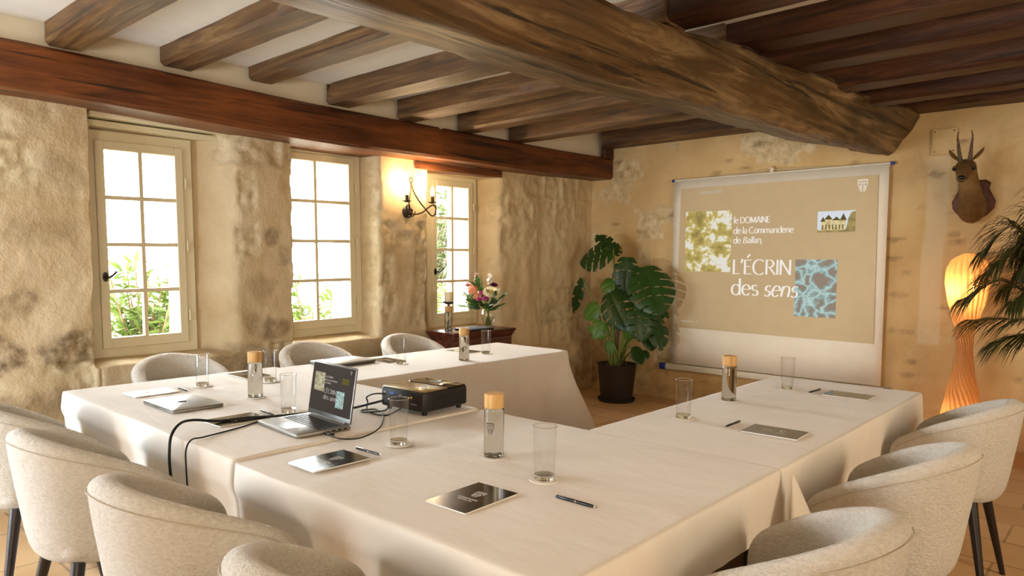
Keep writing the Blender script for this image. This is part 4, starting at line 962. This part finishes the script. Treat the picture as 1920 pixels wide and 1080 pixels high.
for s in (-1, 1): b.tube([RC[13]+Vector((0, 0, -.014)), RC[12]+sx*s*.018+Vector((0, 0, -.022)), RC[11]+sx*s*.030+Vector((0, 0, -.020)), RC[10]+sx*s*.038+Vector((0, 0, -.012))], .003, 6)
b.build('mouth', 'deer_black', o, True)

# ================================================================== floor lamp of twisted veneer strips
LX, LY = -1.015, 6.12
t = thing('floor_lamp', 'glowing floor lamp of twisted pale wood strips by the screen wall', 'lamp', (LX, LY, 0))
PROF = [(0.0, .165), (.12, .158), (.27, .135), (.45, .105), (.62, .072), (.78, .054), (.90, .060), (1.02, .092), (1.15, .125), (1.27, .143), (1.36, .140), (1.43, .112), (1.472, .062), (1.482, .030)]
def prof(z):
    for (a, ra), (c, rc) in zip(PROF, PROF[1:]):
        if z <= c:
            f = (z-a)/(c-a); return ra+(rc-ra)*(f*f*(3-2*f)*.5+f*.5)
    return PROF[-1][1]
NS = 20
for k in range(NS):
    b = MB(); rows = []; N = 56
    for i in range(N+1):
        z = 1.482*i/N; r = prof(z); tw = 2.5*sstep(.15, 1.15, z)+.25*z; a = 2*PI*k/NS-tw
        da = PI/NS*.95; lift = .06
        rows.append([(r*(1-lift*q-.11*q*q)*math.cos(a+da*q), r*(1-lift*q-.11*q*q)*math.sin(a+da*q), z) for q in (-1, -.5, 0, .5, 1)])
    b.loft(rows, closed=False, caps=False); o = b.build('veneer_strip', 'veneer', t, True)
b = MB(); b.lathe([(.001, 0), (.150, 0), (.152, .012), (.001, .014)], 32, caps=False); b.build('base', 'joist_wood', t, True, 40)
b = MB(); b.lathe([(.008, .012), (.008, 1.30)], 10); b.build('pole', 'black_iron', t, True)
for zb, pw in ((.16, 6.0), (1.22, 7.0)):
    b = MB(); b.ball((.028, 0, zb), .024, 1, 1, 1.2); b.build('bulb', 'lamp_bulb', t, True)
    l = bpy.data.lights.new('lamp_light', 'POINT'); l.energy = pw; l.color = (1, .68, .36); l.shadow_soft_size = .03; lo = bpy.data.objects.new('lamp_light', l); COL.objects.link(lo); lo.parent = t; lo.location = (-.03, -.02, zb)

# ================================================================== wall sconce
t = thing('wall_sconce', 'wrought iron wall light with two lit candle bulbs between the windows', 'wall lamp', (-4.655, 3.853, 1.80))
b = MB(); R90 = Matrix.Rotation(PI/2, 4, 'Y'); b.lathe([(.001, 0), (.052, 0), (.052, .012), (.040, .026), (.018, .030), (.001, .031)], 20, M=R90, caps=False); b.build('wall_plate', 'black_iron', t, True, 40)
def yz(pts, x0=.03, x1=.075): n_ = len(pts)-1; return [(x0+(x1-x0)*i/n_, y, z) for i, (y, z) in enumerate(pts)]
b = MB(); b.tube(smoothpath([(.035, 0, .0), (.06, .035, -.02), (.085, .10, 0.0), (.10, .155, .045), (.10, .205, .065), (.10, .235, .04), (.10, .225, -.01), (.10, .185, -.025), (.095, .13, .02), (.08, .07, .085), (.06, .025, .165), (.045, .008, .23), (.04, .010, .245)], 6), .006, 8); b.build('arm', 'bronze_iron', t, True)
b = MB(); b.tube(smoothpath([(.035, 0, .02), (.07, -.03, .05), (.10, -.075, .05), (.115, -.10, .02), (.11, -.095, -.03), (.09, -.06, -.045), (.075, -.035, -.02), (.07, -.035, .06), (.055, -.01, .15), (.045, .008, .23), (.04, .010, .245)], 6), .006, 8); b.build('arm', 'bronze_iron', t, True)
b = MB(); b.tube([(.04, .010+.018*math.sin(a*PI/8), .263-.018*math.cos(a*PI/8)) for a in range(17)], .004, 8); b.build('ring', 'bronze_iron', t, True)
b = MB(); b.tube(smoothpath([(.055, .015*math.cos(a*.8)*(1+a*.25), .015*math.sin(a*.8)*(1+a*.25)) for a in range(9)], 4), .005, 8); b.build('scroll', 'bronze_iron', t, True)
for y_, z_, x_ in ((-.085, .068, .105), (.195, .075, .10)):
    b = MB(); b.lathe([(.001, 0), (.012, .002), (.036, .010), (.038, .014), (.012, .008), (.001, .008)], 16, (x_, y_, z_), caps=False); b.build('drip_pan', 'black_iron', t, True, 40)
    b = MB(); b.lathe([(.001, .008), (.0135, .008), (.0135, .062), (.001, .062)], 14, (x_, y_, z_), caps=False); b.build('candle_sleeve', 'bronze_iron', t, True, 40)
    b = MB(); b.lathe([(.006, .062), (.013, .078), (.0175, .098), (.014, .120), (.006, .138), (.001, .146)], 14, (x_, y_, z_)); b.build('bulb', 'candle_bulb', t, True)
    l = bpy.data.lights.new('candle_light', 'POINT'); l.energy = 10; l.color = (1, .70, .38); l.shadow_soft_size = .02; lo = bpy.data.objects.new('candle_light', l); COL.objects.link(lo); lo.parent = t; lo.location = (x_+.005, y_, z_+.175)

# ================================================================== plants
def leaf_mesh(L, Wd, slits=5, droop=.25, fold=.18, cut=.42, heart=.16):
    """leaf in its own frame: base at the origin, midrib along +y, face +z"""
    mb = MB(); NU, NV = 46, 9
    def half(u): return Wd/2*(math.sin(PI*min(1, (u*.93+.07)))**.62)*(1-.28*u)*1.18
    for sg in (-1, 1):
        ids = {}
        for i in range(NU+1):
            u = i/NU
            for j in range(NV+1):
                v = j/NV; hw = half(u); sweep = (.30-.62*(1-u)**3*heart*3)*hw*v
                x = sg*hw*v; y = u*L+sweep*(1-u*.75)-heart*L*.0
                z = -droop*L*(u**2)*.6-droop*.5*(v**2)*hw*1.6+fold*hw*v*(1-v)*1.2
                ids[i, j] = len(mb.v); mb.v.append((x, y, z))
        for i in range(NU):
            u = (i+.5)/NU
            for j in range(NV):
                v = (j+.5)/NV
                if slits:
                    ph = (u*slits+.35+(0.12 if sg > 0 else 0)) % 1.0
                    if v > cut and .06 < u < .93 and ph < .12+.26*(v-cut): continue
                    if .16 < v < .30 and .2 < u < .8 and ph < .10 and slits > 4: continue
                q = (ids[i, j], ids[i+1, j], ids[i+1, j+1], ids[i, j+1]); mb.f.append(q if sg > 0 else q[::-1])
    return mb
def place_leaf(parent, mb, base, tip, normal, mat, name='leaf'):
    y = (Vector(tip)-Vector(base)).normalized(); n = Vector(normal); n = (n-y*n.dot(y)).normalized(); x = y.cross(n)
    M = Matrix((x, y, n)).transposed().to_4x4(); M.translation = Vector(base)-parent.location
    o = mb.build(name, mat, parent, True); o.matrix_local = M; return o
MP = Vector((-3.985, 6.02, 0))
mon = thing('potted_monstera', 'tall potted monstera with split leaves in the corner by the screen', 'plant', MP)
b = MB(); b.lathe([(.001, .012), (.155, .012), (.158, .02), (.196, .372), (.200, .378), (.192, .378), (.186, .345), (.001, .340)], 40, caps=False); b.build('pot', 'pot_plastic', mon, True, 40)
b = MB(); b.lathe([(.001, 0), (.178, 0), (.192, .028), (.186, .030), (.172, .010), (.001, .010)], 40, caps=False); b.build('saucer', 'pot_plastic', mon, True, 40)
b = MB(); b.lathe([(.001, .352), (.10, .356), (.185, .348)], 24, caps=False); b.build('soil', 'soil', mon, True)
TOC = (CAMP-Vector((-3.985, 6.02, .9))).normalized()
# base px, tip px, depth of base / tip, width m, slits, normal tilt (side, up), material
ML = [((1149, 470), (1086, 486), 5.96, 5.85, .36, 5, (-.3, .9), 0), ((1150, 464), (1117, 437), 5.98, 6.02, .16, 3, (-.2, .8), 0), ((1152, 478), (1160, 455), 6.0, 6.1, .14, 3, (.4, .4), 0),
      ((1176, 482), (1172, 552), 6.05, 5.98, .27, 5, (0, .25), 0), ((1209, 500), (1237, 582), 5.93, 5.80, .44, 6, (.15, .2), 0), ((1143, 548), (1172, 613), 5.88, 5.76, .33, 5, (-.2, .15), 0),
      ((1205, 572), (1203, 637), 5.85, 5.75, .31, 5, (.1, .2), 0), ((1092, 522), (1070, 584), 6.02, 5.98, .15, 3, (-.8, .2), 0), ((1124, 572), (1094, 594), 5.95, 5.88, .20, 0, (-.3, .5), 1),
      ((1130, 603), (1113, 634), 5.92, 5.84, .215, 2, (-.2, .2), 1), ((1128, 542), (1152, 527), 6.04, 6.08, .17, 0, (.1, .6), 1), ((1228, 592), (1243, 652), 5.95, 5.87, .22, 3, (.4, .1), 0),
      ((1216, 618), (1224, 655), 6.0, 5.95, .17, 0, (.3, .1), 0), ((1190, 650), (1203, 680), 5.9, 5.84, .135, 0, (.2, .2), 0), ((1228, 582), (1254, 592), 6.05, 6.05, .12, 2, (.5, .4), 0),
      ((1165, 520), (1184, 560), 6.1, 6.08, .22, 4, (.2, .2), 0), ((1142, 640), (1146, 662), 5.97, 5.95, .11, 0, (-.2, .2), 1), ((1210, 657), (1215, 672), 6.0, 5.98, .07, 0, (.4, .2), 0), ((1186, 600), (1176, 640), 5.98, 5.95, .14, 0, (0, .3), 1)]
for (bp, tp, y0, y1, wd, sl_, (sx_, up_), mt) in ML:
    B = at(*bp, y0); T = at(*tp, y1); n = TOC+Rt*sx_+Vector((0, 0, up_))
    place_leaf(mon, leaf_mesh((T-B).length*1.04, wd, sl_, .22), B, T, n, ['monstera_leaf', 'monstera_young'][mt])
    root = MP+Vector((random.uniform(-.05, .05), random.uniform(-.05, .05), .352)); mid = root.lerp(B, .55)+Vector(((B.x-root.x)*-.12, (B.y-root.y)*-.2, .05))
    q = MB(); q.tube([p-MP for p in smoothpath([root, mid, B], 8)], [.011-.006*k/16 for k in range(17)], 8); q.build('stem', 'monstera_stem', mon, True)
q = MB(); q.tube([p-MP for p in smoothpath([MP+Vector((-.01, 0, .35)), MP+Vector((-.02, .02, .6)), MP+Vector((-.0, .04, .9)), MP+Vector((.02, .05, 1.12))], 6)], .020, 10); q.build('support_pole', 'bark', mon, True)
for a, l in ((2.4, .12), (4.0, .10), (5.4, .12), (.5, .1)):
    q = MB(); q.tube(smoothpath([(.02*math.cos(a), .02*math.sin(a), .42), (.06*math.cos(a), .06*math.sin(a), .45), (l*math.cos(a), l*math.sin(a), .36)], 5), .004, 6); q.build('aerial_root', 'bark', mon, True)

# palm at the right edge
PP = Vector((-.36, 5.80, 0))
pal = thing('potted_palm', 'feathery palm reaching in from the right edge beside the lamp', 'plant', PP)
b = MB(); b.lathe([(.001, 0), (.14, 0), (.19, .30), (.20, .33), (.18, .33), (.17, .29), (.001, .28)], 28, caps=False); b.build('pot', 'pot_plastic', pal, True, 40)
random.seed(8)
FR = [((1842, 470), 5.74, .14), ((1806, 560), 5.62, .12), ((1846, 512), 5.9, .10), ((1870, 490), 5.55, .1), ((1822, 600), 5.75, .02), ((1868, 640), 5.7, -.05), ((1898, 566), 5.45, .1), ((1905, 470), 5.9, .22), ((1880, 540), 6.0, .12), ((1935, 450), 5.7, .3), ((1975, 480), 5.6, .3), ((2010, 540), 5.8, .2), ((1990, 600), 5.5, .1), ((1915, 500), 5.65, .2)]
for tp, yt, arch in FR:
    T = at(*tp, yt); S = PP+Vector((random.uniform(-.03, .03), random.uniform(-.03, .03), .29)); M1 = PP+Vector(((T.x-PP.x)*.22, (T.y-PP.y)*.2, .95+arch*.6)); M2 = PP+Vector(((T.x-PP.x)*.62, (T.y-PP.y)*.6, max(T.z, 1.0)+arch))
    P = smoothpath([S, M1, M2, T], 12); q = MB(); q.tube([p-PP for p in P], [.007-.005*k/36 for k in range(37)], 6); st = q.build('frond_stem', 'palm_stem', pal, True)
    q = MB(); N = len(P)
    for k in range(int(N*.36), N):
        d = (P[min(k+1, N-1)]-P[k-1]).normalized(); side = d.cross(Vector((0, 0, 1))).normalized(); f = (k-N*.36)/(N*.64)
        for jj in (0, .5):
            for sg in (-1, 1):
                l = (.24*math.sin(PI*(.22+.70*f))+.03)*random.uniform(.85, 1.1); dirv = (side*sg*(.85-.5*f)+d*(.55+.6*f)+Vector((0, 0, -.10+random.uniform(-.18, .1)))).normalized()
                p0 = P[k]+(P[min(k+1, N-1)]-P[k])*jj-PP; wv = dirv.cross(Vector((0, 0, 1))).normalized()*.0062
                pts = [p0, p0+dirv*l*.4+Vector((0, 0, .008)), p0+dirv*l*.75-Vector((0, 0, .02*l/.2)), p0+dirv*l-Vector((0, 0, .075*l/.2))]
                ws = [.5, 1, .7, .05]; k0 = len(q.v)
                for p, w_ in zip(pts, ws): q.v += [tuple(p+wv*w_), tuple(p+Vector((0, 0, -.0015))), tuple(p-wv*w_)]
                for a in range(3):
                    for c_ in range(2): i0 = k0+a*3+c_; q.f.append((i0, i0+1, i0+4, i0+3))
    q.build('frond', 'palm_leaf', pal)

# ================================================================== mahogany chest and what stands on it
cx0, cx1, cy0, cy1 = -4.615, -4.265, 4.03, 4.80
t = thing('chest_of_drawers', 'dark mahogany chest under the narrow third window', 'chest', ((cx0+cx1)/2, (cy0+cy1)/2, 0))
hx, hy = (cx1-cx0)/2, (cy1-cy0)/2
b = MB(); b.rbox(-hx, hx, -hy, hy, .776, .797, .006, 2); b.build('top', 'mahogany', t, True, 40)
b = MB()
for z0_, z1_, ins in ((.766, .776, .006), (.752, .766, .012), (.742, .752, .017), (.730, .742, .022)): b.rbox(-hx+ins, hx-ins, -hy+ins, hy-ins, z0_, z1_, .005, 1)
b.build('moulding', 'mahogany', t, True, 40)
b = MB(); b.rbox(-hx+.028, hx-.028, -hy+.028, hy-.028, .06, .730, .004, 1); b.build('carcass', 'mahogany', t, True, 40)
for k in range(3):
    z0_ = .10+.205*k; q = MB(); q.rbox(hx-.029, hx-.018, -hy+.05, hy-.05, z0_, z0_+.19, .004, 1); dr = q.build('drawer', 'mahogany', t, True, 40)
    for sy in (-.2, .2): q = MB(); q.ball((hx-.008, sy, z0_+.095), .014, n=10); q.build('knob', 'bronze_iron', dr, True)
b = MB(); b.rbox(-hx+.01, hx-.01, -hy+.01, hy-.01, 0, .06, .006, 1); b.build('plinth', 'mahogany', t, True, 40)
ZS = .7985
put('b', -4.475, 4.16, 'wooden capped water bottle on the mahogany chest, in front of the candle', None, 2.0, ZS)
t = thing('closed_laptop', 'closed blue grey laptop lying on the mahogany chest', 'laptop', (-4.40, 4.40, ZS), PI/2+.05)
b = MB(); b.rbox(-.15, .15, -.10, .10, .0, .0095, .01, 3, rz=.002); b.build('base', 'key_black', t, True, 40); b = MB(); b.rbox(-.15, .15, -.10, .10, .0105, .0165, .01, 3, rz=.002); b.build('lid', 'laptop_blue', t, True, 40)
t = thing('candle_holder', 'dark dish candle holder on a stem, behind the bottle on the chest', 'candle holder', (-4.565, 4.245, ZS))
b = MB(); b.lathe([(.001, 0), (.042, 0), (.043, .006), (.012, .014), (.009, .05), (.009, .20), (.014, .214), (.001, .216)], 24, caps=False); b.build('stem', 'grey_metal', t, True, 40)
b = MB(); b.lathe([(.001, .216), (.022, .217), (.046, .232), (.050, .244), (.046, .243), (.036, .232), (.001, .2295)], 28, caps=False); b.build('dish', 'grey_metal', t, True, 40)
t = thing('pillar_candle', 'short cream pillar candle on the dark dish by the third window', 'candle', (-4.565, 4.245, ZS+.2315))
b = MB(); b.lathe([(.001, 0), (.036, 0), (.038, .003), (.038, .088), (.034, .094), (.026, .088), (.001, .084)], 28, caps=False); b.build('wax', 'candle_wax', t, True, 40); b = MB(); b.tube([(0, 0, .083), (.001, 0, .090), (.003, 0, .097)], .0012, 6); b.build('wick', 'key_black', t)
VX = Vector((-4.52, 4.70, ZS))
t = thing('glass_vase', 'clear rounded glass vase holding the bouquet on the chest', 'vase', VX)
VPf = [(.034, .002), (.046, .02), (.062, .07), (.066, .105), (.060, .140), (.052, .158)]
b = MB(); b.lathe([(.001, .001)]+VPf+[(r-.0025, z) for r, z in VPf[::-1]]+[(.001, .006)], 32, caps=False); b.build('body', 'tumbler_glass', t, True, 60)
b = MB(); b.lathe([(.001, .007), (.031, .008), (.043, .022), (.058, .07), (.0595, .088), (.001, .088)], 32, caps=False); b.build('water', 'water', t, True, 60)
random.seed(21)
def flower(kind, px, y, color, label, size, cat='flower', grp=None):
    """one cut flower: stem in the vase, head at the pixel's point"""
    H_ = at(px[0], px[1], y); g = thing(kind, label, cat, VX, 0, grp); S0 = VX+Vector((random.uniform(-.02, .02), random.uniform(-.02, .02), .010)); mid = VX+Vector(((H_.x-VX.x)*.12, (H_.y-VX.y)*.12, .155))
    q = MB(); q.tube([p-VX for p in smoothpath([S0, mid, H_], 7)], .0022, 6); q.build('stem', 'monstera_stem', g, True)
    n = (CAMP-H_).normalized()*.6+Vector((0, 0, .7))+(H_-VX).normalized()*.5; n.normalize(); return g, H_-VX, n
def petals(mb, C, n, R, rows, cup=.3, wide=.5, M=None):
    a = n.orthogonal().normalized(); b_ = n.cross(a)
    for r_, (num, rad, lift, off) in enumerate(rows):
        for k in range(num):
            th = 2*PI*k/num+off; d = a*math.cos(th)+b_*math.sin(th); s_ = n.cross(d); w_ = wide*R*rad*2.4/ max(4, num)**.6
            p0 = C+n*lift*R*.2; p1 = C+d*R*rad*.6+n*R*(lift*.7); p2 = C+d*R*rad+n*R*lift
            k0 = len(mb.v); mb.v += [tuple(p0-s_*w_*.25), tuple(p0+s_*w_*.25), tuple(p1-s_*w_), tuple(p1+s_*w_), tuple(p2-s_*w_*.55), tuple(p2+s_*w_*.55), tuple(p2+d*R*.06)]
            mb.f += [(k0, k0+1, k0+3, k0+2), (k0+2, k0+3, k0+5, k0+4), (k0+4, k0+5, k0+6)]
for nm, c in (('petal_white', 'f1e8c4'), ('petal_cream', 'f3ead8'), ('petal_pink', 'c25a92'), ('petal_peach', 'e59a72'), ('petal_blush', 'e8b9b4'), ('petal_plum', '5a2440'), ('petal_yellow', 'd9b65a')): leafmat(nm, c, c, .6)
def bloom(kind, px, y, mat, label, R, style, grp=None):
    R *= 1.22
    g, C, n = flower(kind, px, y, mat, label, R, 'flower', grp); q = MB()
    if style == 'daisy': petals(q, C, n, R, [(20, 1, .12, 0), (18, .85, .28, .1), (16, .65, .42, .2), (12, .45, .5, .3)], wide=.42)
    elif style == 'rose': petals(q, C, n, R, [(5, 1, .35, 0), (5, .8, .55, .6), (5, .6, .7, .2), (4, .4, .8, .5), (3, .22, .85, 0)], wide=.85)
    elif style == 'cluster':
        for k in range(26):
            v = Vector((random.gauss(0, 1), random.gauss(0, 1), random.gauss(0, 1))).normalized(); v = (v+n*.5).normalized(); petals(q, C+v*R*.72, v, R*.30, [(4, 1, .15, random.random())], wide=.8)
    elif style == 'spike':
        for k in range(9): v = Vector((random.gauss(0, .3), random.gauss(0, .3), k*.55-1.8)); petals(q, C+v*R*.35, (n+Vector((random.uniform(-1, 1), random.uniform(-1, 1), 0))).normalized(), R*.35, [(5, 1, .4, random.random())], wide=.8)
    q.build('blossom', mat, g)
    if style == 'daisy': q = MB(); q.ball(tuple(C+n*R*.30), R*.2, n=10); q.build('flower_centre', 'petal_yellow', g, True)
    return g
bloom('chrysanthemum', (921, 549), 4.60, 'petal_white', 'large white flower with pale yellow centre in the bouquet', .062, 'daisy')
bloom('hydrangea', (887, 545), 4.58, 'petal_peach', 'peach flower cluster at the left of the bouquet', .052, 'cluster'); bloom('carnation', (893, 556), 4.56, 'petal_peach', 'small peach flower below the peach cluster of the bouquet', .030, 'cluster')
for px, lb in (((904, 551), 'purple pink rose highest of three in the bouquet'), ((899, 562), 'purple pink rose lowest of three in the bouquet'), ((911, 560), 'purple pink rose rightmost of three in the bouquet')): bloom('rose', px, 4.55, 'petal_pink', lb, .024, 'rose', 'purple pink roses in the bouquet')
bloom('snapdragon', (893, 525), 4.66, 'petal_blush', 'pale pink flower at the top left of the bouquet', .045, 'spike'); bloom('snapdragon', (918, 526), 4.68, 'petal_cream', 'cream white flower at the top right of the bouquet', .042, 'spike')
bloom('lisianthus', (926, 536), 4.68, 'petal_plum', 'dark plum flower at the right of the bouquet', .028, 'rose'); bloom('lisianthus', (879, 536), 4.62, 'petal_blush', 'blush pink flower at the left edge of the bouquet', .030, 'rose')
SPR = [(q_, 4.56, 'short leafy sprig filling the middle of the bouquet', .034) for q_ in ((890, 562), (905, 570), (924, 564), (884, 574), (913, 548), (901, 546), (930, 548), (919, 572))]+[((861, 574), 4.50, 'drooping leafy sprig at the lower left of the bouquet', .022), ((942, 556), 4.62, 'broad leafy sprig at the right of the bouquet', .045), ((940, 572), 4.58, 'leafy sprig at the lower right of the bouquet', .034), ((896, 535), 4.62, 'large dark leaf at the top of the bouquet', .07), ((880, 566), 4.52, 'leafy sprig left below the peach flowers', .036),
       ((915, 574), 4.52, 'leafy sprig hanging over the middle of the vase', .036), ((929, 580), 4.55, 'thin drooping sprig right of the vase', .024), ((872, 552), 4.6, 'fine leafy sprig at the left of the bouquet', .026), ((898, 508), 4.66, 'thin grass stalks rising above the bouquet', .0)]
for px, y, lb, ls in SPR:
    g, C, n = flower('leaf_sprig', px, y, None, lb, 0, 'foliage', 'green sprigs in the bouquet'); q = MB(); A = Vector((0, 0, .15))
    if ls == 0:
        for k in range(2): q.tube([A+Vector((.006*k, .006*k, 0)), A.lerp(C, .6), C+Vector((.012*k, .02*k, -.03*k))], .0011, 5)
    else:
        for k in range(11 if ls < .06 else 2):
            f = .40+.60*(k+1)/11 if ls < .06 else .8+.15*k; p = A.lerp(C, f)
            for sg in (-1, 1):
                d = ((C-A).normalized()*.7+(n.cross((C-A).normalized()))*sg*.9+Vector((random.uniform(-.3, .3),)*3)).normalized(); e = n.cross(d).normalized(); k0 = len(q.v)
                ls2 = ls*1.45; q.v += [tuple(p), tuple(p+d*ls2*.5+e*ls2*.27+n*ls2*.1), tuple(p+d*ls2*1.15), tuple(p+d*ls2*.5-e*ls2*.27+n*ls2*.1)]; q.f += [(k0, k0+1, k0+2, k0+3)]
    q.build('leaves', 'bouquet_leaf', g)

# white cord on the floor at the left edge
b = MB(); b.tube(smoothpath([(-4.3, -.1, .006), (-3.7, .25, .006), (-3.2, .50, .006), (-2.9, .75, .006), (-2.6, 1.2, .006)], 8), .006, 8); tag(b.build('floor_cable', 'cord_cream', smooth=True), 'pale cable on the floor tiles at the lower left', 'cable')

# ================================================================== the garden outside the windows
b = MB(); b.add([(-60, -30, -.06), (-4.9, -30, -.06), (-4.9, 60, -.06), (-60, 60, -.06)], [(0, 1, 2, 3)]); struct(b.build('terrace_ground', 'gravel'))
random.seed(5)
def shrub(name, label, loc, h, n, spread, mat, leaf, grp=None):
    g = thing(name, label, 'shrub', loc, 0, grp); q = MB(); s_ = MB()
    for k in range(n):
        a = random.uniform(0, 2*PI); r = random.uniform(.3, 1)*spread; hh = h*random.uniform(.55, 1); P = smoothpath([(0, 0, 0), (r*.3*math.cos(a), r*.3*math.sin(a), hh*.5), (r*math.cos(a), r*math.sin(a), hh)], 7); s_.tube(P, .006, 5)
        for p in P[3:]:
            for j in range(5):
                d = Vector((random.gauss(0, 1), random.gauss(0, 1), random.uniform(-.2, 1.1))).normalized(); e = d.orthogonal().normalized(); l = leaf*random.uniform(.7, 1.2); k0 = len(q.v)
                q.v += [tuple(p), tuple(p+d*l*.5+e*l*.11), tuple(p+d*l), tuple(p+d*l*.5-e*l*.11)]; q.f.append((k0, k0+1, k0+2, k0+3))
    s_.build('stems', 'bark', g); q.build('foliage', mat, g)
shrub('oleander_bush', 'green leafy shrub outside the leftmost window', (-5.75, 2.16, -.05), 1.42, 34, .30, 'garden_leaf', .13)
shrub('oleander_bush', 'thin pale leafy shrub outside the middle window', (-5.75, 3.62, -.05), 1.42, 16, .32, 'garden_leaf', .13)
shrub('garden_bush', 'low rounded green shrub at the foot of the leftmost window', (-5.42, 1.62, -.05), .95, 22, .16, 'garden_leaf', .09)
shrub('garden_hedge', 'tall dark green shrub outside the narrow third window', (-7.6, 6.6, -.05), 2.7, 60, .75, 'hedge_leaf', .16)
shrub('garden_hedge', 'bright green shrub low outside the narrow third window', (-6.6, 5.6, -.05), 1.15, 40, .5, 'garden_leaf', .12)
def tree(label, x, y, h):
    g = thing('bare_tree', label, 'tree', (x, y, -.05), 0, 'bare winter trees across the garden'); s_ = MB(); s_.tube([(0, 0, 0), (.1, .1, h*.5), (.15, 0, h*.8)], [.16, .11, .05], 8); s_.build('trunk', 'bark', g, True); q = MB()
    for k in range(70):
        z = random.uniform(.3, .85)*h; a = random.uniform(0, 2*PI); l = h*random.uniform(.12, .32); P = [Vector((.1, .08, z)), Vector((l*.6*math.cos(a), l*.6*math.sin(a), z+l*.35)), Vector((l*math.cos(a), l*math.sin(a), z+l*.55))]
        q.tube(P, [.03, .016, .006], 4)
        for j in range(3): a2 = a+random.uniform(-.9, .9); q.tube([P[1], P[1]+Vector((l*.5*math.cos(a2), l*.5*math.sin(a2), l*.4))], [.012, .004], 4)
    q.build('branches', 'winter_twigs', g)
for x, y, h, lb in [(-30, 8.0, 8, 'bare tree seen in the left panes of the leftmost window'), (-34, 14.6, 9, 'bare tree seen in the right panes of the leftmost window'), (-28, 19.5, 8, 'bare tree seen in the left panes of the middle window'), (-33, 25.5, 9, 'bare tree seen in the right panes of the middle window')]: tree(lb, x, y, h)
